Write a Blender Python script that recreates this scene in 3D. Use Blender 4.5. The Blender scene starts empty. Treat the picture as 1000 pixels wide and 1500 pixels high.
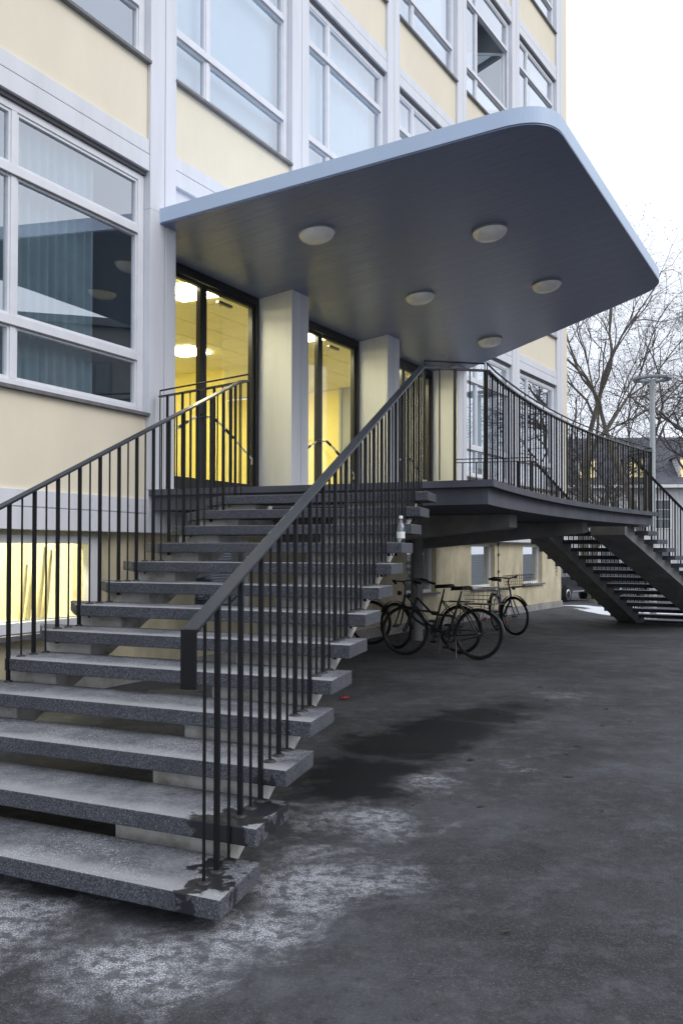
import bpy, bmesh, math, random
from mathutils import Vector, Matrix
random.seed(7)
sc = bpy.context.scene
col = sc.collection
R = math.radians

# ------------------------------------------------------------------ camera
F_PX, YC, PITCH, ROLL, EYE = 1357.19, 782.968, 0.01693, 0.00205, 1.44386
cam_d = bpy.data.cameras.new('camera'); cam = bpy.data.objects.new('camera', cam_d); col.objects.link(cam)
cam_d.sensor_fit = 'VERTICAL'; cam_d.sensor_height = 36.0; cam_d.sensor_width = 24.0
cam_d.lens = F_PX / 1500 * 36.0
cam_d.shift_y = (YC - 750) / 1500
cam_d.clip_start = 0.05; cam_d.clip_end = 2000
cam.matrix_world = Matrix.Translation((0, 0, EYE)) @ Matrix.Rotation(math.pi/2 + PITCH, 4, 'X') @ Matrix.Rotation(ROLL, 4, 'Z')
sc.camera = cam

# ------------------------------------------------------------------ sky, sun, exposure
SUN_AZ, SUN_EL = 112.0, 40.0            # compass style: degrees clockwise from +Y, and height
w = bpy.data.worlds.new('World'); sc.world = w; w.use_nodes = True
nt = w.node_tree; nt.nodes.clear()
sky = nt.nodes.new('ShaderNodeTexSky'); sky.sky_type = 'NISHITA'; sky.sun_disc = False
sky.sun_elevation = R(SUN_EL); sky.sun_rotation = R(SUN_AZ)
sky.air_density = 1.0; sky.dust_density = 4.0; sky.ozone_density = 1.0
skys = nt.nodes.new('ShaderNodeMix'); skys.data_type = 'RGBA'; skys.blend_type = 'MULTIPLY'; skys.inputs[0].default_value = 1
skys.inputs[7].default_value = (0.09, 0.09, 0.09, 1)
nt.links.new(sky.outputs[0], skys.inputs[6])
cloud_c = nt.nodes.new('ShaderNodeTexCoord'); cn = nt.nodes.new('ShaderNodeTexNoise')
cn.inputs['Scale'].default_value = 1.6; cn.inputs['Detail'].default_value = 5
nt.links.new(cloud_c.outputs['Generated'], cn.inputs['Vector'])
cr = nt.nodes.new('ShaderNodeValToRGB')
cr.color_ramp.elements[0].position = .3; cr.color_ramp.elements[0].color = (1.02, 1.12, 1.30, 1)
cr.color_ramp.elements[1].position = .7; cr.color_ramp.elements[1].color = (1.26, 1.31, 1.42, 1)
nt.links.new(cn.outputs['Fac'], cr.inputs[0])
mixs = nt.nodes.new('ShaderNodeMix'); mixs.data_type = 'RGBA'; mixs.inputs[0].default_value = .88   # overcast: cloud layer over the blue
nt.links.new(skys.outputs[2], mixs.inputs[6]); nt.links.new(cr.outputs[0], mixs.inputs[7])
bg = nt.nodes.new('ShaderNodeBackground'); bg.inputs[1].default_value = 1.0
nt.links.new(mixs.outputs[2], bg.inputs[0])
wo = nt.nodes.new('ShaderNodeOutputWorld'); nt.links.new(bg.outputs[0], wo.inputs[0])

sun_d = bpy.data.lights.new('sun', 'SUN'); sun = bpy.data.objects.new('sun', sun_d); col.objects.link(sun)
sun_d.energy = 1.0; sun_d.angle = R(35); sun_d.color = (1.0, 0.97, 0.93)
_sd = Vector((math.sin(R(SUN_AZ))*math.cos(R(SUN_EL)), math.cos(R(SUN_AZ))*math.cos(R(SUN_EL)), math.sin(R(SUN_EL))))
sun.rotation_euler = _sd.to_track_quat('Z', 'Y').to_euler()
sun.location = (20, -10, 30)
sc.view_settings.view_transform = 'Standard'; sc.view_settings.look = 'None'
sc.view_settings.exposure = 0.12; sc.view_settings.gamma = 1.0; sc.view_settings.use_curve_mapping = False
sc.render.engine = 'CYCLES'
sc.cycles.use_denoising = True
sc.cycles.max_bounces = 8; sc.cycles.transparent_max_bounces = 12
sc.cycles.sample_clamp_indirect = 6.0

# ------------------------------------------------------------------ helpers
def tag(o, label=None, cat=None, group=None, kind=None):
    if label: o['label'] = label
    if cat: o['category'] = cat
    if group: o['group'] = group
    if kind: o['kind'] = kind
    return o

def thing(name, label, cat, loc=(0, 0, 0), rz=0, group=None):
    o = bpy.data.objects.new(name, None); col.objects.link(o)
    o.empty_display_size = .2
    o.location = loc; o.rotation_euler = (0, 0, rz)
    tag(o, label, cat, group); return o

class MB:
    """collects polygons; origin is subtracted when built"""
    def __init__(s): s.v = []; s.f = []; s.sm = []
    def add(s, vs, fs, smooth=False):
        n = len(s.v); s.v += [tuple(p) for p in vs]
        for f in fs: s.f.append([i + n for i in f]); s.sm.append(smooth)
    def box(s, x0, x1, y0, y1, z0, z1, M=None):
        vs = [(x, y, z) for z in (z0, z1) for y in (y0, y1) for x in (x0, x1)]
        if M: vs = [M(*p) for p in vs]
        s.add(vs, [(0,2,3,1),(4,5,7,6),(0,1,5,4),(2,6,7,3),(0,4,6,2),(1,3,7,5)])
    def prism(s, poly, z0, z1, bottom=None):
        """poly: list of (x,y) counter clockwise from above; z0,z1 numbers or functions of (x,y)"""
        n = len(poly)
        g = lambda z, p: z(*p) if callable(z) else z
        b = bottom or poly
        vs = [(p[0], p[1], g(z0, p)) for p in b] + [(p[0], p[1], g(z1, p)) for p in poly]
        fs = [tuple(range(n-1, -1, -1)), tuple(range(n, 2*n))]
        for i in range(n):
            j = (i+1) % n; fs.append((i, j, n+j, n+i))
        s.add(vs, fs)
    def tube(s, pts, rad, n=6, cap=True, smooth=True):
        pts = [Vector(p) for p in pts]; m = len(pts)
        rads = rad if isinstance(rad, (list, tuple)) else [rad]*m
        vs = []; pu = None
        for i, p in enumerate(pts):
            t = (pts[min(i+1, m-1)] - pts[max(i-1, 0)])
            t = t.normalized() if t.length > 1e-9 else Vector((0, 0, 1))
            if pu is None:
                a = Vector((0, 0, 1)) if abs(t.z) < .9 else Vector((1, 0, 0))
                u = t.cross(a).normalized()
            else:
                u = (pu - t*pu.dot(t)); u = u.normalized() if u.length > 1e-6 else t.orthogonal().normalized()
            pu = u; q = t.cross(u)
            for k in range(n):
                a = 2*math.pi*k/n
                vs.append(p + (u*math.cos(a) + q*math.sin(a))*rads[i])
        fs = []
        for i in range(m-1):
            for k in range(n):
                k2 = (k+1) % n
                fs.append((i*n+k, i*n+k2, (i+1)*n+k2, (i+1)*n+k))
        s.add(vs, fs, smooth)
        if cap:
            s.add([vs[k] for k in range(n)], [tuple(range(n-1, -1, -1))]); s.add([vs[(m-1)*n+k] for k in range(n)], [tuple(range(n))])
    def bar(s, pts, wid, thk, up=(0, 0, 1), off=0):
        """flat bar along a path, width sideways, thickness along up (top face at the path + off)"""
        pts = [Vector(p) for p in pts]; m = len(pts); vs = []
        for i, p in enumerate(pts):
            t = pts[min(i+1, m-1)] - pts[max(i-1, 0)]
            side = t.cross(Vector(up)).normalized(); nn = side.cross(t).normalized()
            for a, b in ((-.5, 0), (.5, 0), (.5, -1), (-.5, -1)):
                vs.append(p + side*a*wid + nn*(b*thk + off))
        fs = [(3, 2, 1, 0), tuple((m-1)*4 + k for k in range(4))]
        for i in range(m-1):
            for k in range(4):
                k2 = (k+1) % 4
                fs.append((i*4+k, i*4+k2, (i+1)*4+k2, (i+1)*4+k))
        s.add(vs, fs)
    def lathe(s, prof, n=16, c=(0, 0, 0), smooth=True, M=None):
        vs = []
        for r, z in prof:
            for k in range(n):
                a = 2*math.pi*k/n
                p = (c[0]+r*math.cos(a), c[1]+r*math.sin(a), c[2]+z)
                vs.append(M(*p) if M else p)
        fs = []
        for i in range(len(prof)-1):
            for k in range(n):
                k2 = (k+1) % n
                fs.append((i*n+k, i*n+k2, (i+1)*n+k2, (i+1)*n+k))
        s.add(vs, fs, smooth)
        s.add([vs[k] for k in range(n)], [tuple(range(n-1, -1, -1))]); s.add([vs[(len(prof)-1)*n+k] for k in range(n)], [tuple(range(n))])
    def mesh(s, name, mat, origin=(0, 0, 0), bevel=0):
        me = bpy.data.meshes.new(name)
        ox, oy, oz = origin
        me.from_pydata([(p[0]-ox, p[1]-oy, p[2]-oz) for p in s.v], [], s.f)
        me.polygons.foreach_set('use_smooth', s.sm)
        bm = bmesh.new(); bm.from_mesh(me)
        bmesh.ops.recalc_face_normals(bm, faces=bm.faces)
        if bevel:
            es = [e for e in bm.edges if len(e.link_faces) == 2 and e.calc_face_angle(0) > .6]
            bmesh.ops.bevel(bm, geom=es, offset=bevel, segments=2, affect='EDGES', profile=.6, clamp_overlap=True)
        bm.to_mesh(me); bm.free()
        me.materials.append(mat); me.update()
        return me
    def build(s, name, mat, parent=None, origin=(0, 0, 0), bevel=0, loc=(0, 0, 0), rz=0):
        return put(name, s.mesh(name, mat, origin, bevel), parent, loc, rz)

def put(name, me, parent=None, loc=(0, 0, 0), rz=0):
    o = bpy.data.objects.new(name, me); col.objects.link(o)
    o.location = loc; o.rotation_euler = (0, 0, rz)
    if parent: o.parent = parent
    return o

def copy_tree(o, parent=None):
    c = o.copy(); col.objects.link(c); c.parent = parent
    for ch in o.children: copy_tree(ch, c)
    return c

# ------------------------------------------------------------------ materials
MT = {}
def mat(name, colr, rough=.6, metal=0, var=.0, vscale=6, bump=0, bscale=60, spec=.5, col2=None, thr=None, stretch=None, emis=None, estr=0):
    """principled paint/stone: base colour, broken up by two scales of noise, plus fine relief"""
    m = bpy.data.materials.new(name); m.use_nodes = True
    n = m.node_tree.nodes; l = m.node_tree.links; b = n['Principled BSDF']
    b.inputs['Base Color'].default_value = (*colr, 1); b.inputs['Roughness'].default_value = rough
    b.inputs['Metallic'].default_value = metal; b.inputs['Specular IOR Level'].default_value = spec
    if emis: b.inputs['Emission Color'].default_value = (*emis, 1); b.inputs['Emission Strength'].default_value = estr
    g = n.new('ShaderNodeNewGeometry'); vec = g.outputs['Position']
    if stretch:
        mp = n.new('ShaderNodeMapping'); mp.inputs['Scale'].default_value = stretch; l.new(vec, mp.inputs[0]); vec = mp.outputs[0]
    if var or col2:
        t = n.new('ShaderNodeTexNoise'); t.inputs['Scale'].default_value = vscale; t.inputs['Detail'].default_value = 7; t.inputs['Roughness'].default_value = .62
        l.new(vec, t.inputs['Vector'])
        rp = n.new('ShaderNodeValToRGB')
        lo, hi = thr or (.3, .7)
        rp.color_ramp.elements[0].position = lo; rp.color_ramp.elements[1].position = hi
        c2 = col2 or tuple(min(1, c*(1-var)) for c in colr)
        c1 = colr if col2 else tuple(min(1, c*(1+var*.6)) for c in colr)
        rp.color_ramp.elements[0].color = (*c2, 1); rp.color_ramp.elements[1].color = (*c1, 1)
        l.new(t.outputs['Fac'], rp.inputs[0]); l.new(rp.outputs[0], b.inputs['Base Color'])
        mr = n.new('ShaderNodeMapRange'); mr.inputs['To Min'].default_value = rough*.8; mr.inputs['To Max'].default_value = min(1, rough*1.2)
        l.new(t.outputs['Fac'], mr.inputs[0]); l.new(mr.outputs[0], b.inputs['Roughness'])
    if bump:
        t2 = n.new('ShaderNodeTexNoise'); t2.inputs['Scale'].default_value = bscale; t2.inputs['Detail'].default_value = 5
        l.new(g.outputs['Position'], t2.inputs['Vector'])
        bp = n.new('ShaderNodeBump'); bp.inputs['Strength'].default_value = bump; bp.inputs['Distance'].default_value = .01
        l.new(t2.outputs['Fac'], bp.inputs['Height']); l.new(bp.outputs[0], b.inputs['Normal'])
    MT[name] = m; return m

class NG:
    """small node-graph helper"""
    def __init__(s, m): s.n = m.node_tree.nodes; s.l = m.node_tree.links
    def noise(s, vec, scale, det=6, rough=.6, dist=0):
        t = s.n.new('ShaderNodeTexNoise'); t.inputs['Scale'].default_value = scale; t.inputs['Detail'].default_value = det
        t.inputs['Roughness'].default_value = rough; t.inputs['Distortion'].default_value = dist; s.l.new(vec, t.inputs['Vector']); return t.outputs['Fac']
    def rng(s, v, a, b, c=0, d=1, smooth=True):
        t = s.n.new('ShaderNodeMapRange'); t.interpolation_type = 'SMOOTHSTEP' if smooth else 'LINEAR'; s.l.new(v, t.inputs[0])
        for i, x in zip((1, 2, 3, 4), (a, b, c, d)): t.inputs[i].default_value = x
        return t.outputs[0]
    def math(s, op, a, b=None, clamp=False):
        t = s.n.new('ShaderNodeMath'); t.operation = op; t.use_clamp = clamp
        for i, x in enumerate((a, b)):
            if x is None: continue
            if isinstance(x, (int, float)): t.inputs[i].default_value = x
            else: s.l.new(x, t.inputs[i])
        return t.outputs[0]
    def mix(s, f, a, b):
        t = s.n.new('ShaderNodeMix'); t.data_type = 'RGBA'
        for i, x in ((0, f), (6, a), (7, b)):
            if isinstance(x, tuple): t.inputs[i].default_value = (*x, 1)
            elif isinstance(x, (int, float)): t.inputs[i].default_value = x
            else: s.l.new(x, t.inputs[i])
        return t.outputs[2]
    def dist(s, vec, p):
        t = s.n.new('ShaderNodeVectorMath'); t.operation = 'DISTANCE'; s.l.new(vec, t.inputs[0]); t.inputs[1].default_value = p; return t.outputs['Value']
    def flat(s, vec, z=0):
        t = s.n.new('ShaderNodeVectorMath'); t.operation = 'MULTIPLY'; s.l.new(vec, t.inputs[0]); t.inputs[1].default_value = (1, 1, z); return t.outputs[0]

mat('white_trim', (.70, .71, .75), .55, var=.085, vscale=2.2, bump=.05, bscale=40, stretch=(2.2, 2.2, .22))
mat('white_frame', (.74, .75, .79), .4, var=.06, vscale=5)
mat('sill_metal', (.16, .16, .17), .5, var=.3, vscale=8)
mat('dark_grey', (.10, .10, .11), .8)
mat('cream_render', (.80, .725, .575), .85, var=.055, vscale=1.6, bump=.12, bscale=120, stretch=(1, 1, .5))
mat('cream_basement', (.62, .55, .38), .88, var=.30, vscale=2.6, bump=.18, bscale=70, stretch=(1, 1, .6))
mat('plinth', (.40, .39, .38), .9, col2=(.22, .2, .18), vscale=4, bump=.3, bscale=40)
mat('column_paint', (.69, .69, .71), .6, var=.05, vscale=2, bump=.04, bscale=60)
mat('black_frame', (.012, .012, .014), .35)
mat('rail_paint', (.006, .0063, .008), .48, var=.25, vscale=30, bump=.06, bscale=90, spec=.3)
mat('rail_worn', (.020, .024, .033), .34, col2=(.008, .009, .012), vscale=14, bump=.05, bscale=60)
mat('rosette', (.022, .02, .02), .5, var=.4, vscale=60)
mat('concrete', (.26, .255, .25), .85, col2=(.15, .147, .145), vscale=3, bump=.25, bscale=50)
mat('stringer_paint', (.62, .61, .58), .8, col2=(.30, .27, .22), vscale=5, thr=(.33, .55), bump=.2, bscale=50)
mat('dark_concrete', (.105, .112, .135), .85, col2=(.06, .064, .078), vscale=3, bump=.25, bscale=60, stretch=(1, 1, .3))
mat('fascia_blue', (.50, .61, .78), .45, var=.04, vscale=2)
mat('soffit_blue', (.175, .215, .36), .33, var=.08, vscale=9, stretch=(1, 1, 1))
mat('soffit_gap', (.08, .09, .13), .7)
mat('lamp_opal', (.90, .89, .87), .22, var=.10, vscale=14)
MT['lamp_opal'].node_tree.nodes['Principled BSDF'].inputs['Subsurface Weight'].default_value = .35
MT['lamp_opal'].node_tree.nodes['Principled BSDF'].inputs['Subsurface Radius'].default_value = (.06, .06, .06)
mat('lamp_ring', (.25, .25, .26), .4)
mat('curtain_pale', (.72, .76, .80), .9, var=.05, vscale=3)
mat('curtain_grey', (.36, .42, .44), .9, var=.2, vscale=3)
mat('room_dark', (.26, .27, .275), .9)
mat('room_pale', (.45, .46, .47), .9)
mat('lobby_wall', (.84, .74, .25), .8, var=.03)
mat('lobby_ceiling', (.86, .82, .50), .8)
mat('lobby_floor', (.30, .27, .22), .3, var=.2, vscale=3)
mat('lobby_board', (.85, .84, .80), .6)
mat('light_panel', (.9, .9, .9), .5, emis=(1.0, .94, .64), estr=40)
mat('tube_light', (.9, .9, .9), .5, emis=(1.0, .94, .68), estr=130)
mat('basement_glow_wall', (.93, .91, .74), .9)
mat('blind', (.50, .52, .55), .6)
mat('steel', (.55, .56, .58), .3, metal=1)
mat('chrome', (.7, .71, .73), .18, metal=1)
mat('rubber', (.010, .010, .011), .8, var=.2, vscale=40)
mat('bike_steel', (.10, .10, .105), .4, metal=.9)
mat('bike_wire', (.05, .05, .052), .5, metal=.6)
mat('bike_black', (.015, .015, .017), .3)
mat('bike_blue', (.06, .10, .22), .3)
mat('bike_green', (.03, .05, .045), .3)
mat('saddle', (.015, .015, .015), .6)
mat('wire', (.22, .22, .23), .4, metal=.8)
mat('roll_wood', (.80, .70, .42), .7, var=.2)
mat('wicker', (.20, .15, .09), .8, var=.3, vscale=40)
mat('graffiti', (.04, .04, .05), .7)
mat('paper', (.80, .79, .74), .7)
mat('print_dark', (.08, .09, .10), .6)
mat('car_paint', (.018, .020, .026), .18, var=.1, vscale=2, spec=.7)
mat('car_glass', (.05, .06, .07), .05, spec=.8)
mat('car_trim', (.02, .02, .02), .6)
mat('alloy', (.55, .56, .58), .3, metal=.9)
mat('tail_red', (.10, .008, .008), .3)
mat('pole_green', (.44, .47, .475), .5, var=.08, vscale=3)
mat('lamp_head', (.25, .27, .29), .4)
mat('bark', (.11, .098, .088), .95, col2=(.20, .18, .15), vscale=3, bump=.4, bscale=25, thr=(.45, .72))
mat('twig', (.12, .108, .105), .95, var=.3, vscale=3)
mat('seed', (.07, .05, .035), .95)
mat('house_wall', (.62, .62, .62), .9, var=.08, vscale=.6)
mat('opposite_wall', (.16, .16, .165), .9, var=.2, vscale=.8)
mat('roof_slate', (.085, .09, .11), .7, var=.3, vscale=1.5)
mat('house_window', (.10, .12, .14), .1)
mat('lit_window', (.8, .7, .3), .5, emis=(1.0, .82, .42), estr=.75)
mat('lit_shop', (.8, .7, .3), .5, emis=(1.0, .86, .42), estr=.9)
mat('sign_white', (.8, .8, .8), .5)
mat('sign_red', (.55, .03, .03), .5)
mat('flower_red', (.5, .02, .03), .6)
mat('dry_leaf', (.07, .048, .03), .8, var=.4, vscale=60)
mat('handle_white', (.75, .75, .72), .35)

def glass(name, tint=(1, 1, 1), refl=1.6, base=.06, rough=0.0):
    m = bpy.data.materials.new(name); m.use_nodes = True; n = m.node_tree.nodes; l = m.node_tree.links; n.clear()
    t = n.new('ShaderNodeBsdfTransparent'); t.inputs[0].default_value = (*tint, 1)
    g = n.new('ShaderNodeBsdfGlossy'); g.inputs['Roughness'].default_value = rough; g.inputs[0].default_value = (.95, .97, 1, 1)
    ge = n.new('ShaderNodeNewGeometry'); nz = n.new('ShaderNodeTexNoise'); nz.inputs['Scale'].default_value = .8; nz.inputs['Detail'].default_value = 1
    l.new(ge.outputs['Position'], nz.inputs['Vector'])
    bp = n.new('ShaderNodeBump'); bp.inputs['Strength'].default_value = .05; bp.inputs['Distance'].default_value = .03
    l.new(nz.outputs['Fac'], bp.inputs['Height']); l.new(bp.outputs[0], g.inputs['Normal'])
    fr = n.new('ShaderNodeFresnel'); fr.inputs[0].default_value = 1.5
    ma = n.new('ShaderNodeMath'); ma.operation = 'MULTIPLY_ADD'; ma.use_clamp = True
    l.new(fr.outputs[0], ma.inputs[0]); ma.inputs[1].default_value = refl; ma.inputs[2].default_value = base
    nb = n.new('ShaderNodeMath'); nb.operation = 'SUBTRACT'; nb.inputs[0].default_value = 1; l.new(ge.outputs['Backfacing'], nb.inputs[1])
    mb = n.new('ShaderNodeMath'); mb.operation = 'MULTIPLY'; l.new(ma.outputs[0], mb.inputs[0]); l.new(nb.outputs[0], mb.inputs[1])
    mx = n.new('ShaderNodeMixShader'); l.new(mb.outputs[0], mx.inputs[0]); l.new(t.outputs[0], mx.inputs[1]); l.new(g.outputs[0], mx.inputs[2])
    o = n.new('ShaderNodeOutputMaterial'); l.new(mx.outputs[0], o.inputs[0]); MT[name] = m; return m
glass('window_glass', (.86, .92, .95), 2.2, .27)
glass('door_glass', (.97, .97, .93), 1.3, .03)
glass('bottle_glass', (.80, .90, .95), 2.0, .10)

# granite-like terrazzo of the treads, with wet stains round the lowest post feet and grit on top
def terrazzo():
    m = mat('terrazzo', (.2, .2, .22), .75); g = NG(m); n = g.n; b = n['Principled BSDF']
    ge = n.new('ShaderNodeNewGeometry'); P = ge.outputs['Position']
    vo = n.new('ShaderNodeTexVoronoi'); vo.inputs['Scale'].default_value = 170; g.l.new(P, vo.inputs['Vector'])
    sep = n.new('ShaderNodeSeparateColor'); g.l.new(vo.outputs['Color'], sep.inputs[0])
    base = g.mix(g.rng(sep.outputs[0], .2, .9), (.036, .039, .048), (.092, .097, .114))
    base = g.mix(g.rng(g.noise(P, 170, 2), .58, .64), base, (.21, .22, .245))
    big = g.noise(P, 2.3, 7, .65)
    base = g.mix(g.rng(big, .42, .72, 0, .55), base, (.040, .043, .054))
    nz = n.new('ShaderNodeSeparateXYZ'); g.l.new(ge.outputs['Normal'], nz.inputs[0])
    up = g.rng(nz.outputs[2], .6, .9)
    # worn pale tread surface and fine grit lying on it
    worn = g.math('MULTIPLY', up, g.rng(g.math('ADD', g.math('MULTIPLY', g.noise(P, 2.1, 8, .75), .62), g.math('MULTIPLY', g.noise(P, 38, 5, .8), .38)), .40, .60, .0, .9))
    at = n.new('ShaderNodeAttribute'); at.attribute_name = 'nose'
    nose = g.math('MULTIPLY', up, g.math('MULTIPLY', g.rng(g.math('ADD', at.outputs['Fac'], g.math('MULTIPLY', g.math('SUBTRACT', g.noise(P, 5, 6, .75), .5), .5)), .42, .06), .62))
    base = g.mix(worn, base, (.20, .204, .215))
    base = g.mix(nose, base, (.38, .383, .39))
    grit = g.math('MULTIPLY', up, g.math('MULTIPLY', g.rng(g.noise(P, 190, 2), .60, .65), g.rng(g.noise(P, 3.1, 4), .40, .60)))
    base = g.mix(grit, base, (.72, .74, .78))
    wet = None
    dn = g.math('MULTIPLY', g.math('SUBTRACT', g.noise(P, 9, 5, .6), .5), .42)
    for p, r in (((-.53, 3.60, .13), .115), ((-.49, 3.72, .14), .09), ((-.42, 3.99, .28), .16), ((-.36, 4.12, .29), .13), ((-.58, 3.93, .30), .12), ((-.50, 3.86, .24), .13)):
        d = g.math('ADD', g.dist(P, p), dn)
        k = g.rng(d, r, r-.02)
        wet = k if wet is None else g.math('MAXIMUM', wet, k)
    base = g.mix(wet, base, (.013, .0135, .017))
    g.l.new(base, b.inputs['Base Color'])
    g.l.new(g.rng(wet, 0, 1, .78, .45), b.inputs['Roughness'])
    bp = n.new('ShaderNodeBump'); bp.inputs['Strength'].default_value = .25; bp.inputs['Distance'].default_value = .004
    g.l.new(g.noise(P, 180, 3), bp.inputs['Height']); g.l.new(bp.outputs[0], b.inputs['Normal'])
terrazzo()

def asphalt():
    m = mat('asphalt', (.04, .04, .042), .85); g = NG(m); n = g.n; b = n['Principled BSDF']
    ge = n.new('ShaderNodeNewGeometry'); P0 = ge.outputs['Position']; P = g.flat(P0)
    fine = g.noise(P, 210, 4, .75)
    ag = n.new('ShaderNodeTexVoronoi'); ag.inputs['Scale'].default_value = 150; g.l.new(P, ag.inputs['Vector'])
    ags = n.new('ShaderNodeSeparateColor'); g.l.new(ag.outputs['Color'], ags.inputs[0])
    base = g.mix(g.rng(fine, .35, .7), (.014, .0143, .0162), (.060, .061, .067))
    base = g.mix(g.rng(ags.outputs[0], .72, .98, 0, .45), base, (.120, .122, .130))
    base = g.mix(g.rng(ags.outputs[1], .75, .98, 0, .5), base, (.010, .010, .012))
    base = g.mix(g.rng(g.noise(P, .55, 6, .66, .1), .40, .68, 0, .6), base, (.100, .103, .113))
    base = g.mix(g.rng(g.noise(P, 1.9, 8, .78, .0), .50, .72, 0, .55), base, (.020, .020, .021))
    base = g.mix(g.math('MULTIPLY', g.rng(g.noise(P, 6.5, 6, .7), .56, .70), .4), base, (.13, .13, .135))
    base = g.mix(g.rng(g.noise(P, 3.0, 9, .80, .15), .47, .68, 0, .5), base, (.120, .124, .136))
    base = g.mix(g.rng(g.noise(P, 11, 7, .75), .52, .68, 0, .55), base, (.012, .012, .013))
    # dried salt along the stair and on the yard
    salt = None
    wob = g.math('MULTIPLY', g.math('SUBTRACT', g.noise(P, 2.2, 7, .72, .5), .5), 1.7)
    for p, r in (((-.1, 4.1, 0), .42), ((.12, 5.0, 0), .34), ((-.75, 3.25, 0), .36), ((-1.5, 3.55, 0), .5), ((-.35, 3.5, 0), .3), ((.55, 5.9, 0), .2), ((1.1, 6.4, 0), .12), ((2.2, 9.3, 0), .16)):
        k = g.rng(g.math('ADD', g.dist(P, p), wob), r+.15, r-.45)
        salt = k if salt is None else g.math('MAXIMUM', salt, k)
    sp = g.math('MULTIPLY', g.rng(g.noise(P, 150, 3, .85), .47, .56), g.rng(g.noise(P, 15, 7, .78), .42, .56))
    salt = g.math('MULTIPLY', salt, g.math('ADD', g.math('MULTIPLY', sp, .85), .07))
    base = g.mix(salt, base, (.72, .74, .79))
    # loose salt grains
    gr = g.math('MULTIPLY', g.rng(g.noise(P, 150, 2), .67, .70), g.rng(g.noise(P, .9, 4), .46, .62))
    base = g.mix(gr, base, (.42, .43, .46))
    # damp patch beside the flight
    wet = None
    wb = g.math('MULTIPLY', g.math('SUBTRACT', g.noise(P, 2.0, 9, .74), .5), 1.2)
    for p, r in (((.12, 6.1, 0), .40), ((.45, 6.9, 0), .48), ((.85, 7.5, 0), .46), ((1.25, 8.1, 0), .36), ((1.65, 8.6, 0), .22), ((.05, 5.6, 0), .3)):
        k = g.rng(g.math('ADD', g.dist(P, p), wb), r+.20, r-.14)
        wet = k if wet is None else g.math('MAXIMUM', wet, k)
    base = g.mix(g.math('MULTIPLY', wet, .95), base, (.0065, .0066, .0075))
    # old snow by the corner of the building
    snow = None
    for p, r in (((6.5, 23.2, 0), .55), ((7.2, 23.8, 0), .9), ((7.9, 24.6, 0), .8), ((8.8, 25.4, 0), 1.0), ((6.3, 24.6, 0), .4)):
        k = g.rng(g.math('ADD', g.dist(P, p), wb), r+.1, r-.1)
        snow = k if snow is None else g.math('MAXIMUM', snow, k)
    base = g.mix(snow, base, (.74, .76, .80))
    g.l.new(base, b.inputs['Base Color'])
    rg = g.rng(g.noise(P, 1.3, 5), .35, .65, .72, .92)
    mxr = n.new('ShaderNodeMix'); g.l.new(wet, mxr.inputs[0]); g.l.new(rg, mxr.inputs[2]); mxr.inputs[3].default_value = .55
    g.l.new(mxr.outputs[0], b.inputs['Roughness']); b.inputs['Specular IOR Level'].default_value = .35
    bp = n.new('ShaderNodeBump'); bp.inputs['Strength'].default_value = .4; bp.inputs['Distance'].default_value = .004
    g.l.new(fine, bp.inputs['Height']); g.l.new(bp.outputs[0], b.inputs['Normal'])
asphalt()

# ------------------------------------------------------------------ plan geometry
A0 = Vector((-2.12619, 10.12305)); TH0, KC, BW, PW = .4726, .00604, 3.03802, .4423      # facade: start, heading, curvature, bay, pilaster
def fac(s):
    n = 24; ds = s/n; x, y = A0
    for i in range(n):
        a = TH0 + KC*(i+.5)*ds; x += ds*math.sin(a); y += ds*math.cos(a)
    return Vector((x, y))
def bayframe(j):
    a = fac(j*BW); b = fac((j+1)*BW); d = b-a
    return a, math.atan2(d.x, d.y), d.length
def bay_M(j):
    a, h, L = bayframe(j); u = Vector((math.sin(h), math.cos(h))); inn = Vector((-u.y, u.x))
    return lambda s, i, z: (a.x+u.x*s+inn.x*i, a.y+u.y*s+inn.y*i, z)
SC_END = 15.927
LAND = 2.10; RISE = .15
def Rn(i, a=0, ins=0):            # outer end line of the flight, a metres behind the nosing of tread i, ins metres inwards
    d = Vector((.09894, .37428)); t = d.normalized(); dl = TD(i)
    return Vector((-.54475, 3.06577)) + d*i + t*a + dl*ins
def Ln(i, a=0, ins=0):
    d = Vector((.12636, .34617)); t = d.normalized(); dl = TD(i)
    return Vector((-2.77823, 4.19951)) + d*i + t*a - dl*ins
def TD(i):                        # along the tread, towards the building
    p = Vector((-.54475+.09894*i, 3.06577+.37428*i)); q = Vector((-2.77823+.12636*i, 4.19951+.34617*i))
    return (q-p).normalized()
MIR_H = R(28.8); MIR_U = Vector((math.sin(MIR_H), math.cos(MIR_H))); MIR_P = Vector((3.36, 12.15))
def mir(p):
    p = Vector(p[:2]); return p - MIR_U*2*((p-MIR_P).dot(MIR_U))
INN = Vector((-MIR_U.y, MIR_U.x))
def smooth(a, b, x):
    t = max(0, min(1, (x-a)/(b-a))); return t*t*(3-2*t)
def ground_z(x, y):
    """level yard, falling gently away beyond the far flight"""
    hd = R(30); out = (x-2.24)*math.cos(hd) - (y-18.12)*math.sin(hd)
    fall = -.026*max(0, y-13.5) if y < 60 else -.026*46.5
    far = smooth(24, 30, y)
    return fall*max(smooth(.2, 2.6, out), far)

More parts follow.
